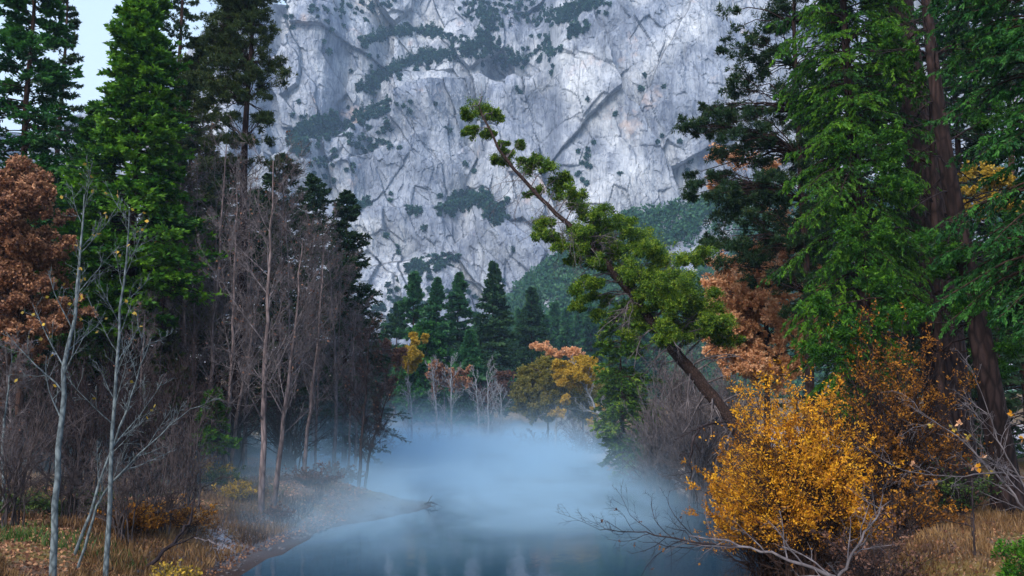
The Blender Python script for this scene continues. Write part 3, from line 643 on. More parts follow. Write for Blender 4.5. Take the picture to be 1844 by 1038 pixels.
# right edge sprays attached to the tilted trunk and more cedar boughs
rc = thing('cedar', (at(1700, 725, 29.5)[0], 29.5, gz(at(1700, 725, 29.5)[0], 29.5) - .1), 'younger cedar with fresh green boughs between the two big trunks', 'tree')
cp = at(np.array([1700, 1690, 1680, 1672]), np.array([900, 600, 300, -80]), 29.5); cp[0, 2] = rc.location[2]
st_, sr_ = resample(cp, [.16, .13, .1, .05], 16); g = Geo(); g.tub((st_ - np.array(rc.location))[None], sr_[None], 8); wood_ = g
boughs(rc, [(1560, 250, 40, -1), (1620, 330, 45, -1), (1580, 300, 35, -1), (1700, 440, 40, -2), (1780, 520, 45, -1), (1820, 400, 45, 0), (1790, 640, 40, -1), (1690, 490, 24, -1.5), (1820, 600, 50, -2), (1800, 200, 40, 0), (1770, 90, 45, 0), (1820, 60, 50, 0), (1750, 540, 30, -2), (1550, 420, 40, -1), (1640, 120, 30, -1), (1600, 60, 30, -1), (1655, 560, 30, -2), (1600, 520, 35, -1), (1540, 600, 45, -2), (1500, 640, 35, -2), (1480, 560, 30, -2)], 29.5, 'cedar', .13, .042, wood_, 10, 13, np.array(rc.location), st_, .8, tint0=.38, hang=-.35)
wood_.obj('trunk', M['redbark'], rc, True)

def leafy(name, px, Yd, label, mat, clumps, L, Wd, m=12, per=16, bark='twig', tr=.12, flat=.85, group=None, cat='tree', base_px=None, tint0=.5, stems=1, toppy=None):
    X0 = float(at(base_px or px, 725, Yd)[0]); z0 = gz(X0, Yd) - .1; off = np.array([X0, Yd, z0]); root = thing(name, off, label, cat, group)
    cl = np.array(clumps, float); top = at(px, toppy or cl[:, 1].min() + 20, Yd)
    P, R = resample([off, off + (top - off) * .35 + [.1, 0, .2], off + (top - off) * .7, top], [tr, tr * .75, tr * .5, tr * .15], 14)
    g = Geo(); g.tub((P - off)[None], R[None], 8); 
    boughs(root, [tuple(c_) if len(c_) == 4 else (*c_, 0) for c_ in clumps], Yd, mat, L, Wd, g, m, per, off, P[4:], flat, tint0=tint0)
    g.obj('trunk', M[bark], root, True)
    return root
def rclumps(px, py, rx, ry, n, r0, r1, dep=2.):
    a = nrm(RG.normal(size=(n, 3))) * (rnd(n, 1) ** .4); return [(px + v[0] * rx, py - v[1] * ry, float(uni(r0, r1)), v[2] * dep) for v in a]
leafy('oak', 40, 38, 'rusty brown oak with dense leaves at the left edge', 'oak', rclumps(20, 430, 95, 120, 60, 16, 30, 2.5) + rclumps(60, 560, 90, 80, 24, 12, 24, 2.) + [(15, 320, 28, 0), (45, 310, 26, 0), (75, 340, 24, 0), (100, 390, 22, 0)], .14, .09, 8, 7, 'brown', .2, tint0=.5)
leafy('oak', 1375, 44, 'orange-leaved oak behind the leaning tree', 'oak_orange', rclumps(1385, 560, 108, 135, 120, 11, 22, 2.5) + [(1300, 290, 26, -1), (1350, 285, 24, 0), (1290, 330, 12, 0), (1390, 300, 14, 0), (1400, 380, 26, 0), (1450, 400, 24, 0), (1300, 470, 20, 0), (1360, 660, 26, 0), (1380, 690, 22, 0)] + rclumps(1320, 560, 50, 110, 40, 10, 20, 1.5), .14, .09, 7, 6, 'twig_dark', .18, tint0=.55)
leafy('maple', 1790, 42, 'yellow-leaved tree glimpsed behind the slim leaning trunk', 'yellow', rclumps(1775, 350, 60, 60, 14, 14, 24, 1.5), .12, .08, 6, 8, 'twig_dark', .1)
leafy('maple', 735, 108, 'yellow tree at left foot of the centre conifers', 'yellow', rclumps(742, 640, 26, 28, 9, 8, 14, 2), .3, .2, 8, 8, 'twig', .1)
leafy('maple', 690, 100, 'brownish orange tree in front of the left end of the conifer row', 'rust', rclumps(690, 655, 42, 48, 22, 8, 14, 3), .26, .17, 5, 6, 'twig', .1, tint0=.65)
leafy('maple', 800, 116, 'orange-brown low tree behind the white trunks', 'oak', rclumps(800, 680, 60, 30, 20, 8, 13, 3), .3, .2, 4, 5, 'twig', .1)
leafy('maple', 885, 120, 'dark rusty tree between conifers and mist', 'rust', rclumps(885, 700, 45, 30, 14, 8, 14, 3), .3, .2, 6, 6, 'twig', .1, tint0=.3)
leafy('willow', 985, 88, 'rounded olive-yellow willow standing in the mist', 'olive', rclumps(978, 702, 54, 52, 110, 9, 15, 3.5), .2, .1, 8, 8, 'twig', .13, toppy=660)
leafy('willow', 1048, 93, 'second olive-yellow willow behind the leaning golden one', 'olive', rclumps(1055, 708, 34, 45, 50, 9, 15, 3.), .2, .1, 8, 8, 'twig', .12, tint0=.35)
leafy('aspen', 1035, 84, 'golden orange tree leaning left over the misty bank', 'yellow', rclumps(1038, 672, 44, 32, 60, 6, 11, 2.2) + [(1075, 735, 12, 0), (1085, 750, 10, 0), (1020, 720, 8, 0), (1010, 745, 8, 0), (1000, 745, 7, 0), (1065, 760, 8, 0)], .18, .11, 7, 7, 'pale', .16, base_px=1112, tint0=.7)
leafy('oak', 985, 96, 'pinkish orange oak top above the olive willow', 'oak_orange', [(985, 632, 12, 0), (1000, 638, 10, 0), (965, 622, 6, 0), (1040, 640, 10, 0), (1022, 632, 8, 0)], .24, .16, 7, 8, 'twig', .1, tint0=.45)

# --- bare trees
def bare(name, pts, Ys, r0, label, bark, k1=14, k2=7, k3=6, l1=.32, ang=38, up=.5, leaf=None, nleaf=0, group=None, t0=.25, rmin=.006, k4=0, cat='tree', wig=.07):
    P = np.array([at(a, b, y) for (a, b), y in zip(pts, Ys)]); P[0, 2] = gz(P[0, 0], P[0, 1]) - .1
    Pr, Rr = resample(P, np.linspace(r0, r0 * .18, len(P)), 16); off = P[0]; Pr = Pr - off
    Pr[2:-1] += RG.normal(size=(13, 3)) * r0 * .25
    root = thing(name, off, label, cat, group); g = Geo(); g.tub(Pr[None], Rr[None], 8)
    B1, R1 = spawn(Pr[None], Rr[None], k1, t0, 1, ang, 8, l1, 7, up, wig, .34, rmin * 1.6, tap=.5)
    B2, R2 = spawn(B1, R1, k2, .2, 1, 38, 10, .5, 5, .25, .12, .55, rmin * 1.2)
    B3, R3 = spawn(B2, R2, k3, .15, 1, 38, 12, .5, 4, .15, .15, .6, rmin)
    g.tub(B1, R1, 5, m=1); g.tub(B2, R2, 3, m=1); g.tub(B3, R3, 3, m=1)
    if k4: B4, R4 = spawn(B3, R3, k4, .1, 1, 40, 12, .6, 3, .1, .1, .8, rmin); g.tub(B4, R4, 3, m=1)
    g.obj('trunk', [M[bark], M[bark if bark == 'white' or (k4 == 0 and bark == 'pale') else ('twig' if bark != 'twig_dark' else 'twig_dark')]], root, True)
    if nleaf:
        ix = RG.integers(0, len(B3), nleaf); q_ = B3[ix, -1]; g = Geo(); g.cards(q_, RG.normal(size=q_.shape), .12, .09, rnd(nleaf)); g.obj('leaves', M[leaf], root)
    return root
bare('alder', [(95, 1045), (100, 900), (112, 700), (128, 590), (146, 480), (152, 350)], [21.5, 21.5, 21.6, 21.8, 22, 22], .09, 'pale bare alder tall and slightly bowed at lower left', 'pale', 15, 6, 4, .22, 35, .35, t0=.4, leaf='yellow', nleaf=40)
bare('alder', [(190, 1038), (197, 900), (204, 760), (214, 600), (228, 440), (233, 380)], [22.5] * 6, .07, 'straight pale bare alder second from left', 'pale', 16, 6, 4, .22, 42, .35, t0=.35, leaf='yellow', nleaf=30)
bare('alder', [(132, 1010), (160, 930), (200, 810), (245, 690), (272, 610)], [24] * 5, .05, 'thin pale stem leaning right behind the straight alder', 'pale', 9, 5, 4, .25, 35, .3, t0=.3)
bare('alder', [(140, 990), (180, 890), (240, 830), (300, 770), (345, 735)], [23] * 5, .04, 'thin grey stem arching low to the right', 'pale', 9, 5, 4, .3, 35, .4, t0=.3)
MID = [((470, 925), (476, 700), (484, 500), (492, 290), 36, .14, 'palebrown', 'tallest bare trunk at the edge of the left wood'), ((492, 925), (510, 760), (530, 600), (545, 430), 37, .12, 'palebrown', 'brown bare trunk leaning right beside the tallest'),
       ((370, 870), (378, 690), (392, 480), (408, 262), 44, .14, 'palebrown', 'pale bare trunk reaching up to the layered pine'), ((402, 890), (412, 740), (420, 560), (426, 340), 41, .12, 'palebrown', 'slim bare trunk left of the tallest one'),
       ((412, 890), (430, 730), (450, 640), (466, 520), 42, .1, 'palebrown', 'forked bare trunk leaning right over the grass'), ((545, 890), (556, 760), (572, 620), (585, 420), 46, .12, 'palebrown', 'bare trunk just left of the misty clearing'),
       ((600, 860), (606, 700), (600, 560), (590, 450), 56, .14, 'twig', 'bare tree with purple-grey twig crown at the wood edge'), ((645, 885), (652, 780), (660, 700), (665, 600), 47, .1, 'twig_dark', 'dark slender bare tree on the misty point'),
       ((655, 885), (668, 800), (690, 740), (705, 690), 47.5, .08, 'twig_dark', 'dark bare tree leaning right on the misty point'), ((330, 850), (335, 690), (332, 540), (325, 300), 48, .13, 'palebrown', 'grey bare trunk right of the bright cedar'),
       ((520, 880), (524, 740), (520, 560), (515, 380), 50, .12, 'twig', 'bare tree with fine grey twigs behind the tallest trunk'), ((560, 850), (566, 700), (562, 560), (570, 470), 60, .14, 'twig', 'far bare tree with dense twigs before the cliff'),
       ((440, 860), (446, 700), (450, 560), (455, 400), 52, .12, 'twig', 'bare grey tree mid wood under the pine'), ((640, 840), (642, 740), (635, 640), (630, 560), 66, .13, 'twig', 'low bare tree at the right end of the left wood'),
       ((285, 880), (284, 760), (290, 620), (300, 480), 42, .08, 'twig_dark', 'dark bare sapling behind the arching stem'), ((30, 900), (20, 760), (10, 640), (15, 560), 38, .08, 'twig', 'grey bare sapling under the rusty oak'),
       ((10, 900), (5, 780), (15, 700), (22, 640), 30, .06, 'pale', 'thin pale sapling at the left edge')]
XT = [(350, 45, 300, 'slender grey bare tree left of the layered pine'), (445, 47, 330, 'slender grey bare tree just right of the layered pine'), (505, 54, 330, 'fine-twigged bare tree behind the tallest trunk'), (535, 58, 390, 'fine-twigged bare tree in front of the broad shaded conifer'), (575, 52, 440, 'slender bare tree leaning over the bank brush'), (610, 62, 470, 'fine-twigged bare tree against the last dark conifer'), (635, 58, 560, 'short bare tree at the misty wood corner'), (665, 76, 600, 'faint bare tree beyond the misty point'), (385, 56, 360, 'dim bare tree deep under the layered pine'), (690, 84, 640, 'bare tree in mist below the rusty one'), (255, 40, 560, 'thin bare tree below the bright cedar')]
for px, Yd, pt_, lb in XT: MID.append(((px - 8, 860), (px - 4, 740), (px, (740 + pt_) / 2), (px + 6, pt_), Yd, .085, 'palebrown', lb))
for a, b, c_, d_, Yd, r0, bk_, lb in MID:
    bare('bare_tree', [a, b, c_, d_], [Yd] * 4, r0, lb, bk_, 22, 9, 7, .27, 46, .35, t0=.25, rmin=.0065, group='bare trees of the left wood', leaf='rust', nleaf=120, k4=3 if Yd > 45 else 2)
WT = [((790, 800), (786, 740), (780, 690), (776, 655), 100, 'white trunk leaning left at the far misty shore'), ((813, 800), (813, 740), (812, 690), (812, 655), 98, 'straight white trunk beside the leaning one at the far shore'),
      ((866, 800), (862, 750), (858, 710), (856, 680), 100, 'white trunk third from left at the far shore'), ((880, 800), (879, 750), (878, 710), (877, 670), 97, 'slender white trunk below the broad dark conifer'),
      ((903, 800), (903, 760), (902, 730), (902, 700), 102, 'short white trunk right of the slender one'), ((1000, 800), (1002, 760), (1000, 720), (995, 680), 86, 'pale bare tree inside the olive willow'),
      ((740, 800), (742, 760), (740, 730), (738, 690), 96, 'faint pale bare tree in the mist left of the white trunks'), ((1105, 805), (1090, 770), (1060, 710), (1042, 665), 83.5, 'pale trunk leaning left over the foggy bank')]
for a, b, c_, d_, Yd, lb in WT:
    bare('birch', [a, b, c_, d_], [Yd] * 4, .15, lb, 'white', 14, 6, 5, .3, 40, .4, t0=.3, rmin=.015, group='white trunks at the far shore', k4=2)

# --- bare shrubs: fans of stems
def bush(name, px, Yd, w, h, label, stem='twig', leafm=None, nst=40, k1=6, k2=5, L=.07, Wd=.04, per=6, group=None, cat='shrub', rmin=.005, tint0=.5, spread=1., py_base=None, z=None, leafcat='leaves', k3=0, asym=0., droop=.0, foot=0.):
    X0 = float(at(px, 725, Yd)[0]); z0 = gz(X0, Yd) - .05 if z is None else z; root = thing(name, (X0, Yd, z0), label, cat, group)
    az = uni(0, 2 * np.pi, nst); rad = np.sqrt(rnd(nst)); hh = h * uni(.42, 1.08, nst) * np.sqrt(np.maximum(0, 1 - .6 * rad ** 2))
    tip = np.stack([rad * np.cos(az) * w * spread + asym * hh, rad * np.sin(az) * w * .7, hh], 1); st = np.stack([RG.normal(size=nst) * w * .12, RG.normal(size=nst) * w * .08, np.zeros(nst)], 1)
    t = np.linspace(0, 1, 7)[None, :, None]; P = st[:, None] + (tip - st)[:, None] * np.concatenate([t ** 1.5, t ** 1.5, t ** (.75)], -1); P[:, :, 2] -= droop * h * (t[..., 0] ** 3) * rad[:, None]
    P[:, 1:] += RG.normal(size=(nst, 6, 3)) * h * .012
    R = np.linspace(h * .007 + rmin, rmin, 7)[None] * np.ones((nst, 1)); B1, R1 = spawn(P, R, k1, .25, 1, 36, 12, .35, 5, .25, .12, .6, rmin); B2, R2 = spawn(B1, R1, k2, .1, 1, 36, 12, .5, 4, .15, .15, .8, rmin)
    g = Geo(); g.tub(P, R, 5); g.tub(B1, R1, 3); g.tub(B2, R2, 3)
    if k3: B3, R3 = spawn(B2, R2, k3, .1, 1, 40, 12, .6, 3, .1, .1, .9, rmin); g.tub(B3, R3, 3)
    g.obj('stems', M[stem], root)
    if leafm:
        TT = B2; K = len(TT); t = rnd(K, per); pt, tg = pl_at(TT, t); tc = np.clip(tint0 + .33 * RG.normal(size=(K, 1)) + .18 * RG.normal(size=(K, per)), 0, 1)
        ptf = (pt + RG.normal(size=pt.shape) * .02).reshape(-1, 3); drf = (tg * .6 + RG.normal(size=tg.shape) * .6).reshape(-1, 3); tcf = tc.ravel()
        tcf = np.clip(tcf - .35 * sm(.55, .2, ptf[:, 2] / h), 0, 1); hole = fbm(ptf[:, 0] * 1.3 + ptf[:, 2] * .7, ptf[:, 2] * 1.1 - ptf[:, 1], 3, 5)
        kp = (ptf[:, 2] > foot * h * uni(.7, 1.3, len(ptf))) & ((hole > .43) | (rnd(len(ptf)) < .2)); ptf, drf, tcf = ptf[kp], drf[kp], tcf[kp]; n_l = len(ptf)
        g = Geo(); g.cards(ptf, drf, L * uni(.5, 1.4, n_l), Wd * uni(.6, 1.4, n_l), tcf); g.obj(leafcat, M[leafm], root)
    return root
# the yellow willow shrub and its darker neighbour
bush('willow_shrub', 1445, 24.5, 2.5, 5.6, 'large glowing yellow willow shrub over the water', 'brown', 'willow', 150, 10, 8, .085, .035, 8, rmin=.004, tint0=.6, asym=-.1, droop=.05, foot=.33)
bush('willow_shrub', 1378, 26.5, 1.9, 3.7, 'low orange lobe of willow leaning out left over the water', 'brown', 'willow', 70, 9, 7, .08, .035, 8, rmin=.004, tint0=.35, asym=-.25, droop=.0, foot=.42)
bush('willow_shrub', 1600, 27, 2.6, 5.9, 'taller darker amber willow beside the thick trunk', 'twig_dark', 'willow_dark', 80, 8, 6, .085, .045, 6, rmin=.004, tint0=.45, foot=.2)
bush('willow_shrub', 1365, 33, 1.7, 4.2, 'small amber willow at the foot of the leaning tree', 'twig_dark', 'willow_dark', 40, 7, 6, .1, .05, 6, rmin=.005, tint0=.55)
# grey thickets
TH = [(40, 34, 3.2, 3.6, 'dark tangle of bare brush at the left edge'), (150, 36, 3.4, 4.2, 'dark bare brush behind the two alders'), (260, 36, 3.0, 4.4, 'bare brush thicket behind the arching stem'), (340, 40, 2.8, 4.6, 'bare brush below the small green conifer bough'),
      (80, 44, 4., 6., 'deep bare thicket under the rusty oak'), (230, 46, 4., 6.5, 'deep bare thicket under the bright cedar')]
TH += [(20, 27, 1.8, 2.6, 'grey bare brush standing in the grass at the left edge'), (140, 28.5, 1.5, 2.4, 'grey bare brush between the pale alders'), (235, 27, 1.3, 2.2, 'grey bare brush right of the straight alder'), (300, 29, 1.5, 2.6, 'grey bare brush above the leaning dead stem'),
       (345, 33, 1.6, 3.2, 'bare brush with slanting stems at the grass edge'), (400, 46, 3., 5., 'dim bare brush between the mid wood trunks'), (520, 50, 3., 4.5, 'dim bare brush behind the bank trunks')]
for px, Yd, w, h, lb in TH: bush('bare_thicket', px, Yd, w, h * 1.35, lb, 'twig_dark' if Yd > 34 else 'twig_mid', None, 34 if Yd > 34 else 16, 8, 6, group='bare thickets of the left wood', rmin=.007, k3=2, spread=1.1)
TH2 = [(1190, 52, 2.6, 7.0, 'tall grey thicket hanging below the leaning tree'), (1260, 46, 2.4, 6.0, 'grey thicket behind the leaning trunk base'), (1155, 62, 2.6, 5., 'grey thicket beside the drooping cedar'), (1300, 52, 3., 7.5, 'grey thicket under the orange oak'), (1230, 60, 3., 8.5, 'far grey thicket right of the drooping cedar')]
for px, Yd, w, h, lb in TH2: bush('bare_thicket', px, Yd, w, h, lb, 'twig', None, 70, 8, 6, group='grey thickets on the right bank', rmin=.009, k3=2, spread=1.)
TH3 = [(600, 48, 1.6, 1.0, 'twig_dark', 'rust', 'low dark brush on the misty point'), (560, 42, 1.4, .9, 'twig_dark', 'rust', 'low dark brush nearer along the left bank'), (1075, 80, 2.6, 2.2, 'twig_dark', 'rust', 'reddish brush at the far right bank in mist'), (1040, 84, 2.2, 3.2, 'twig', None, 'bare grey brush standing in the mist by the gravel'), (1170, 58, 1.7, 1.6, 'twig_dark', 'rust', 'rusty brush beside the boulders'), (1135, 64, 1.6, 1.6, 'twig', 'oak_orange', 'orange-tinged brush left of the boulders'),
       (975, 92, 3., 2.6, 'twig_dark', 'rust', 'low dark brush under the olive willow'), (430, 37, .8, .8, 'twig', 'yellow', 'small yellow shrub at the foot of the tallest bare trunk'), (385, 40, .8, 1.3, 'twig', 'yellow', 'yellow shrub behind the grass by the bare trunks'), (325, 23.5, .6, .75, 'twig', 'yellow', 'bright yellow shrub at bottom left of the bank'),
       (405, 39, .9, .9, 'twig_dark', 'green', 'dark green bush beside the yellow shrub'), (505, 36, .6, .6, 'twig_dark', 'rust', 'small brown tuft bush at the bank edge'), (130, 30, 1.6, .8, 'twig_dark', 'green', 'low green undergrowth between the alders'), (20, 30, 1.6, .8, 'twig_dark', 'green', 'low green undergrowth at the left edge'), (250, 28, 1.1, .9, 'twig_dark', 'willow_dark', 'amber undergrowth right of the straight alder'), (345, 30, .9, 1.0, 'twig_dark', 'willow_dark', 'amber bush beside the leaning log'),
       (1480, 22, 1.3, 1.1, 'twig_dark', 'rust', 'dark leafless skirt of brush under the yellow willow'), (1620, 25, 1.4, 1.6, 'twig_dark', 'willow_dark', 'brown brush under the amber willow'), (1570, 22, 1.5, 1.9, 'twig_dark', 'rust', 'dark brown twig tangle between the yellow willow and the right bank grass'), (1720, 27, 1.0, 1.6, 'twig_dark', 'green', 'dark green bush in front of the thick trunk'), (760, 98, 5., 3.5, 'twig', 'olive', 'pale bare brush along the far misty shore'), (880, 100, 5., 3.5, 'twig', 'rust', 'bare brush at the far shore below the conifers'), (680, 84, 3.5, 3.5, 'twig', 'rust', 'bare brush in mist left of the far shore')]
for px, Yd, w, h, st2, lm, lb in TH3:
    gr = lm in ('yellow', 'green', 'willow_dark')
    bush('shrub', px, Yd, w * 1.15, h * 1.15, lb, st2, lm, 34, 6, 5, .09 if Yd < 45 else .16, .055 if Yd < 45 else .1, 3 if gr else 2, rmin=.005 if Yd < 45 else .012)

# --- leaning tree
LT = [(1395, 885, 37, 34), (1350, 810, 36.6, 30), (1300, 735, 36.3, 27), (1220, 640, 36, 24), (1160, 560, 35.7, 18), (1105, 490, 35.4, 15), (1050, 430, 35, 12), (985, 370, 34.6, 8.5), (930, 310, 34.3, 7.5), (893, 262, 34, 5.5), (875, 222, 34, 4.5), (862, 190, 34, 3)]
P = np.array([at(a, b, y) for a, b, y, w in LT]); P[0, 2] = gz(P[0, 0], P[0, 1]) - .2
lp, lr = resample(P, [.85 * w / 2 / F * y for a, b, y, w in LT], 44); off = P[0].copy()
lean = thing('leaning_juniper', off, 'twisted evergreen leaning far left across the cliff view', 'tree')
wob = RG.normal(size=(44, 3)) * .035; wob[0] = 0; g = Geo(); g.tub((lp - off + wob)[None], lr[None], 12); wood_ = g
CL = [(866, 188, 20), (846, 205, 11), (852, 238, 11), (890, 212, 12), (880, 240, 9), (905, 262, 8), (915, 285, 14), (900, 288, 9), (938, 262, 7), (945, 295, 12), (962, 298, 17), (985, 300, 15), (1010, 318, 14), (1000, 345, 19), (965, 345, 11), (1030, 350, 17), (1042, 372, 18), (1062, 385, 18), (1090, 385, 16), (1085, 405, 14), (985, 400, 15), (972, 420, 13), (1000, 432, 12), (1060, 420, 20), (1090, 440, 22), (1120, 420, 22), (1150, 425, 25), (1170, 445, 22), (1125, 455, 22), (1060, 455, 15), (1040, 470, 12), (1185, 470, 26), (1160, 490, 24), (1215, 490, 26), (1240, 510, 24), (1205, 520, 26), (1175, 530, 18), (1260, 530, 22), (1280, 555, 20), (1240, 550, 22), (1210, 555, 18), (1085, 470, 16), (1100, 500, 12), (1120, 520, 12), (1140, 545, 12), (1165, 575, 13), (1010, 440, 12), (1050, 510, 13), (1035, 520, 11), (1060, 540, 12), (1040, 552, 10), (1075, 515, 9), (1100, 560, 12), (1200, 590, 16), (1225, 600, 20), (1260, 600, 20), (1290, 600, 18), (1315, 612, 14), (1245, 580, 16), (1130, 600, 10), (1110, 620, 12), (1160, 590, 12), (1185, 612, 12), (1215, 640, 11), (1240, 640, 12), (1150, 560, 14), (1090, 540, 11), (1075, 570, 10), (1110, 585, 11), (1190, 700, 10), (1170, 720, 12), (1140, 690, 12)]
for _ in range(16): CL.append((float(uni(1120, 1275)), float(uni(430, 560)), float(uni(12, 24))))
for _ in range(8): CL.append((float(uni(1030, 1130)), float(uni(400, 480)), float(uni(10, 18))))
for _ in range(6): CL.append((float(uni(1190, 1320)), float(uni(570, 620)), float(uni(10, 18))))
CL = [c_ for c_ in CL if c_[1] < 640 - (1225 - c_[0]) * -.0 and not (c_[0] < 1200 and c_[1] > 490 and abs(c_[0] - 1150) < 60 and c_[0] < 1130)]
boughs(lean, [(a, b, r_ * 1.05, float(uni(-1.1, 1.1)) - .6) for a, b, r_ in CL], 36, 'juniper', .095, .036, wood_, 11, 8, off, lp[6:], .8, tint0=.52, srf=.6, wm=1, sub=8, sat=3, tv=.8)
t_ = np.linspace(0, 1, 60)
B1, R1 = spawn((lp - off)[None, 2:38], lr[None, 2:38] * .3, 110, 0, 1, 75, 25, .13, 6, -.9, .15, .6, .01, tap=.2)
B2, R2 = spawn(B1, R1, 5, .2, 1, 40, 12, .5, 4, -.3, .15, .6, .006); B3, R3 = spawn(B2, R2, 3, .2, 1, 40, 12, .5, 3, -.1, .15, .6, .005)
g = wood_; g.tub(B1, R1, 4, m=1); g.tub(B2, R2, 3, m=1); g.tub(B3, R3, 3, m=1); g.obj('trunk', [M['leanbark'], M['twig']], lean, True)

# --- boulders
BM = boulder_mat()
def boulder(px, Yd, s, label, seed):
    X0 = float(at(px, 725, Yd)[0]); z0 = gz(X0, Yd)
    n1, n2 = 28, 18; th = np.linspace(0, 2 * np.pi, n1, endpoint=False); ph = np.linspace(-np.pi / 2, np.pi / 2, n2); T_, Pp = np.meshgrid(th, ph)
    d = np.stack([np.cos(T_) * np.cos(Pp), np.sin(T_) * np.cos(Pp), np.sin(Pp)], -1); rs = np.random.default_rng(seed)
    r = np.ones(T_.shape) * 1.2
    for _ in range(16):
        nn = nrm(rs.normal(size=3)); c0 = rs.uniform(.6, .95); dot = d @ nn; r = np.where(dot > .05, np.minimum(r, c0 / np.maximum(dot, .05)), r)
    r = r * (1 + .07 * (fbm(T_ * 2, Pp * 3, 3, seed) - .5)); V_ = (d * r[..., None] * np.array([1.2, 1., .8]) * s).reshape(-1, 3)
    i, j = np.meshgrid(np.arange(n1), np.arange(n2 - 1)); Q_ = np.stack([j * n1 + i, j * n1 + (i + 1) % n1, (j + 1) * n1 + (i + 1) % n1, (j + 1) * n1 + i], -1).reshape(-1, 4)
    o = make_mesh('boulder', V_, Q_, BM, None, None, False); o.location = (X0, Yd, z0 + s * .2); o.rotation_euler = (0, 0, seed); tag(o, label, 'boulder', 'boulders on the right bank')
for k, (px, Yd, s, lb) in enumerate([(1205, 57, .75, 'pale boulder at the water edge, leftmost of the heap'), (1222, 56, .6, 'boulder low in the middle of the heap'), (1240, 57.5, .8, 'largest boulder right of centre in the heap'), (1232, 59, .6, 'boulder resting behind the largest one'), (1192, 57, .45, 'small tan boulder at left foot of the heap'), (1262, 56, .6, 'boulder half hidden by yellow leaves')]): boulder(px, Yd, s, lb, 100 + k)

# --- fallen and foreground branches
def branch(name, pts, Ys, r0, r1, label, bark, k1=10, k2=5, k3=4, l1=.35, ang=45, up=.1, leafm=None, nl=0, cat='branch', rmin=.004, LL=.07):
    P = np.array([at(a, b, y) for (a, b), y in zip(pts, Ys)]); Pr, Rr = resample(P, np.linspace(r0, r1, len(P)), 18); off = P[0].copy(); Pr -= off; Pr[1:-1] += RG.normal(size=(16, 3)) * r0 * .5
    root = thing(name, off, label, cat); g = Geo(); g.tub(Pr[None], Rr[None], 7)
    B1, R1 = spawn(Pr[None], Rr[None], k1, .1, 1, ang, 14, l1, 7, up, .16, .6, rmin * 1.4, tap=.3); B2, R2 = spawn(B1, R1, k2, .2, 1, 42, 14, .5, 5, up, .16, .6, rmin)
    g.tub(B1, R1, 4); g.tub(B2, R2, 3)
    if k3: B3, R3 = spawn(B2, R2, k3, .2, 1, 42, 14, .5, 4, 0, .16, .7, rmin * .8); g.tub(B3, R3, 3)
    g.obj('stem', M[bark], root, True)
    if nl:
        ix = RG.integers(0, len(B2), nl); q_ = B2[ix, -1]; g = Geo(); g.cards(np.repeat(q_, 4, 0), RG.normal(size=(nl * 4, 3)), LL, LL * .7, rnd(nl * 4)); g.obj('leaves', M[leafm], root)
    return root
branch('fallen_branch', [(1560, 1075), (1480, 1030), (1400, 1000), (1320, 978), (1240, 965)], [19, 19.5, 20, 20.5, 21], .05, .014, 'thick grey fallen branch reaching out over the water below the yellow shrub', 'twig', 9, 4, 3, .35, 40, .3, 'willow_dark', 6)
branch('fallen_branch', [(1500, 1060), (1540, 990), (1580, 930), (1590, 890)], [18, 18, 18, 18], .035, .01, 'pale forked bare branch rising in front of the brown brush', 'twig', 9, 5, 3, .5, 45, .1)
branch('fallen_branch', [(1330, 985), (1240, 975), (1160, 960), (1080, 955)], [22, 22.5, 23, 23.5], .03, .008, 'dark twiggy branch over the water holding a few red leaves', 'twig_dark', 14, 6, 4, .5, 40, .25, 'rust', 9)
branch('hanging_branch', [(1300, 760), (1262, 765), (1245, 800), (1240, 850), (1246, 880)], [27, 26.5, 26, 26, 26], .05, .01, 'dark crooked dead branch hanging over the river edge', 'twig_dark', 7, 4, 3, .3, 50, -.1)
branch('bare_branch', [(1870, 950), (1800, 860), (1730, 790), (1650, 740)], [15, 15, 15, 15], .022, .005, 'long thin bare branch arching up left across the thick trunk', 'twig', 10, 5, 3, .4, 35, 0, 'yellow', 4, LL=.08)
branch('bare_branch', [(1880, 870), (1800, 850), (1720, 860), (1640, 850)], [14, 14, 14, 14], .02, .004, 'thin bare branch reaching left low across the right trunks', 'twig', 10, 5, 3, .45, 40, 0, 'oak_orange', 4, LL=.08)
branch('bare_branch', [(1870, 980), (1850, 880), (1800, 800), (1760, 690)], [13, 13, 13, 13], .018, .004, 'steep thin bare branch at the right edge', 'twig', 9, 5, 3, .4, 40, 0, 'willow', 3, LL=.08)
branch('dead_sapling', [(1755, 1000), (1752, 930), (1750, 860)], [19, 19, 19], .025, .012, 'short dark dead sapling standing in the right bank grass', 'twig_dark', 6, 3, 2, .4, 60, 0, 'rust', 3)
branch('leaning_log', [(230, 1050), (290, 1000), (345, 940), (352, 880)], [24.5, 25, 26, 26], .07, .02, 'dark leaning dead stem on the lower left bank', 'twig_dark', 6, 4, 2, .3, 45, .1)
branch('fallen_branch', [(400, 985), (380, 975), (350, 968)], [27.5, 28, 28.5], .04, .015, 'short pale stick lying on the leafy left bank', 'twig', 5, 3, 0, .4, 45, 0)
branch('driftwood', [(765, 907), (775, 905), (788, 909)], [44, 44, 43.6], .05, .02, 'dark driftwood at the tip of the misty sandbar', 'twig_dark', 5, 3, 0, .4, 45, .1)
sp = at(1835, 1010, 14.5); spr = thing('cedar_seedling', (sp[0], sp[1], gz(sp[0], sp[1])), 'bright green cedar seedling at the bottom right corner', 'tree')
sz = spr.location[2]; g = Geo(); g.tub(np.array([[(0, 0, -.1), (0, 0, .5), (.02, 0, sp[2] - sz + .3)]]), np.array([[.02, .015, .006]]), 6); g.obj('trunk', M['brown'], spr)
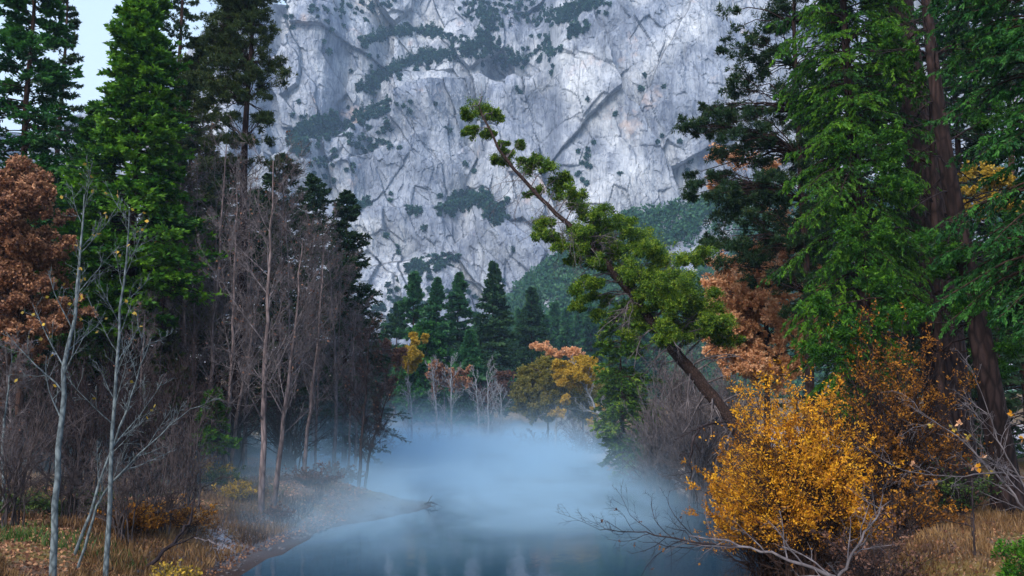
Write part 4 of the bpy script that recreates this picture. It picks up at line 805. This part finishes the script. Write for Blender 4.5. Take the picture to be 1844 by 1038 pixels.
hh = sp[2] - sz; cc = np.array([(x_, y_, z_) for x_, y_, z_ in zip(uni(-.35, .35, 26), uni(-.3, .3, 26), hh + uni(-.35, .3, 26))]); g = Geo(); clump_cards(g, cc, np.full(26, .1), 10, 12, .07, .025, .8, .5, .5); g.obj('crown', M['cedar'], spr)

# --- grass and leaf litter
def grass(name, n, xr, yr, mat, label, hmin, hmax, thr, dens_seed, xf=None):
    x = uni(*xr, n); y = yr[0] + (yr[1] - yr[0]) * rnd(n) ** 1.5; sdv = riv_sd(x, y); z = ground_h(x, y)
    k = (sdv > 1.) & (fbm(x * .4, y * .4, 3, dens_seed) > thr)
    x, y, z = x[k], y[k], z[k]; c = np.stack([x, y, z - .02], 1); d = np.stack([RG.normal(size=len(x)) * .35, RG.normal(size=len(x)) * .35, np.ones(len(x))], 1)
    g = Geo(); tt = np.clip(fbm(x * .8, y * .8, 3, dens_seed + 3) * 1.2 - .1 + .2 * RG.normal(size=len(x)), 0, 1)
    g.cards(c, d, uni(hmin, hmax, len(x)), uni(.02, .04, len(x)), tt); o = g.obj(name, M[mat]); tag(o, label, 'grass', kind='stuff')
grass('dry_grass', 120000, (-26, -8.5), (19, 50), 'grass', 'dry orange and tan grass covering the left bank', .12, .4, .42, 201)
grass('green_grass', 14000, (-26, -10), (24, 44), 'green', 'green grass patches among the alders', .12, .35, .58, 221)
grass('bank_grass', 60000, (9, 22), (16, 40), 'grass', 'dry tan grass on the right bank', .1, .3, .4, 241)
def litter(name, n, xr, yr, label, seed):
    x = uni(*xr, n); y = yr[0] + (yr[1] - yr[0]) * rnd(n) ** 1.4; sdv = riv_sd(x, y); k = sdv > .6; x, y = x[k], y[k]; z = ground_h(x, y)
    g = Geo(); d = RG.normal(size=(len(x), 3)); d[:, 2] *= .3; roll = np.stack([RG.normal(size=len(x)) * .3, RG.normal(size=len(x)) * .3, np.ones(len(x))], 1)
    g.cards(np.stack([x, y, z + .02], 1), d, uni(.06, .13, len(x)), uni(.05, .09, len(x)), rnd(len(x)), np.cross(nrm(d), nrm(roll)))
    o = g.obj(name, M['oak']); tag(o, label, 'leaves', kind='stuff')
litter('leaf_litter', 70000, (-26, -7), (19, 60), 'fallen brown leaves scattered over the left bank', 3)
litter('leaf_litter', 15000, (8, 22), (16, 45), 'fallen brown leaves scattered over the right bank', 4)

n = 2600; x = uni(-13, -5, n); y = uni(23, 47, n); sdv = riv_sd(x, y); k = (sdv > .15) & (sdv < 3.2) & (fbm(x * .7, y * .7, 3, 301) > .45); x, y = x[k], y[k]; z = ground_h(x, y); K = len(x); rr = uni(.025, .1, K) * uni(.5, 1.3, K)
oct_ = np.array([(1, 0, 0), (0, 1, 0), (-1, 0, 0), (0, -1, 0), (.6, .6, .5), (-.6, .6, .5), (-.6, -.6, .5), (.6, -.6, .5)], float)
Vp = (np.stack([x, y, z], 1)[:, None] + oct_[None] * rr[:, None, None] * uni(.7, 1.3, K, 8, 1)).reshape(-1, 3); qd = np.array([(0, 1, 4, 4), (1, 2, 5, 5), (2, 3, 6, 6), (3, 0, 7, 7)]); 
qq = np.array([(4, 5, 6, 7), (0, 1, 5, 4), (1, 2, 6, 5), (2, 3, 7, 6), (3, 0, 4, 7)]); Qp = (np.arange(K)[:, None, None] * 8 + qq[None]).reshape(-1, 4)
pm, pt_, po_ = newmat('wet_stones'); pb_ = pt_.nodes.new('ShaderNodeBsdfPrincipled'); pb_.inputs['Roughness'].default_value = .8
pt_.links.new(ramp(pt_, noise(pt_, mapping(pt_), 6, 5, .7), [(.35, (.035, .028, .026)), (.6, (.15, .125, .12))]), pb_.inputs['Base Color']); pt_.links.new(pb_.outputs[0], po_.inputs[0])
o = make_mesh('pebbles', Vp, Qp, pm); tag(o, 'small stones strewn along the left river edge', 'pebbles', kind='stuff')
# ------------------------------------------------------------------ river mist and haze
def mist():
    m, t, out = newmat('river_mist')
    tc = t.nodes.new('ShaderNodeTexCoord'); sx = t.nodes.new('ShaderNodeSeparateXYZ'); t.links.new(tc.outputs['Object'], sx.inputs[0])
    n1 = noise(t, mapping(t, (1, .6, 2.)), .12, 5, .62, .6)
    hz = mth(t, 'POWER', 2.718, mth(t, 'MULTIPLY', sx.outputs['Z'], -1.0))
    def ss(v, a, b):
        r = t.nodes.new('ShaderNodeMapRange'); r.interpolation_type = 'SMOOTHSTEP'; t.links.new(v, r.inputs['Value']); r.inputs['From Min'].default_value = a; r.inputs['From Max'].default_value = b; return r.outputs['Result']
    yf = mth(t, 'MULTIPLY', ss(sx.outputs['Y'], 26, 57), ss(sx.outputs['Y'], 128, 105))
    xr = mth(t, 'MULTIPLY', ss(sx.outputs['X'], -30, -14), ss(sx.outputs['X'], 10.5, 2.5))
    top = ss(sx.outputs['Z'], 9.5, 5)
    nn = ss(n1, .38, .6)
    d = mth(t, 'MULTIPLY', mth(t, 'MULTIPLY', mth(t, 'MULTIPLY', hz, yf), mth(t, 'MULTIPLY', xr, top)), nn)
    low = mth(t, 'POWER', 2.718, mth(t, 'MULTIPLY', sx.outputs['Z'], -2.6))
    lw = mth(t, 'MULTIPLY', mth(t, 'MULTIPLY', low, ss(sx.outputs['Y'], 24, 40)), mth(t, 'MULTIPLY', xr, ss(n1, .36, .6)))
    d = mth(t, 'ADD', mth(t, 'MULTIPLY', d, .46), mth(t, 'MULTIPLY', lw, .26))
    v = t.nodes.new('ShaderNodeVolumePrincipled'); v.inputs['Color'].default_value = (.6, .85, 1., 1); v.inputs['Anisotropy'].default_value = 0.
    t.links.new(d, v.inputs['Density']); t.links.new(v.outputs[0], out.inputs['Volume']); 
    return m
def box(name, a, b, mat):
    V_ = np.array([(x, y, z) for x in (a[0], b[0]) for y in (a[1], b[1]) for z in (a[2], b[2])], float)
    Q_ = np.array([(0, 1, 3, 2), (4, 6, 7, 5), (0, 4, 5, 1), (2, 3, 7, 6), (0, 2, 6, 4), (1, 5, 7, 3)])
    return make_mesh(name, V_, Q_, mat)
mo = box('river_mist', (-31, 24, .02), (18, 128, 9.5), mist()); tag(mo, 'pale blue mist drifting over the river', 'mist', kind='stuff')
def haze_mat():
    m, t, out = newmat('haze'); v = t.nodes.new('ShaderNodeVolumePrincipled'); v.inputs['Color'].default_value = (.5, .72, 1., 1); v.inputs['Density'].default_value = HAZE
    t.links.new(v.outputs[0], out.inputs['Volume']); return m
HAZE = .0002
hz_ = box('haze', (-1600, -260, -40), (1600, 1600, 460), haze_mat()); tag(hz_, kind='stuff')
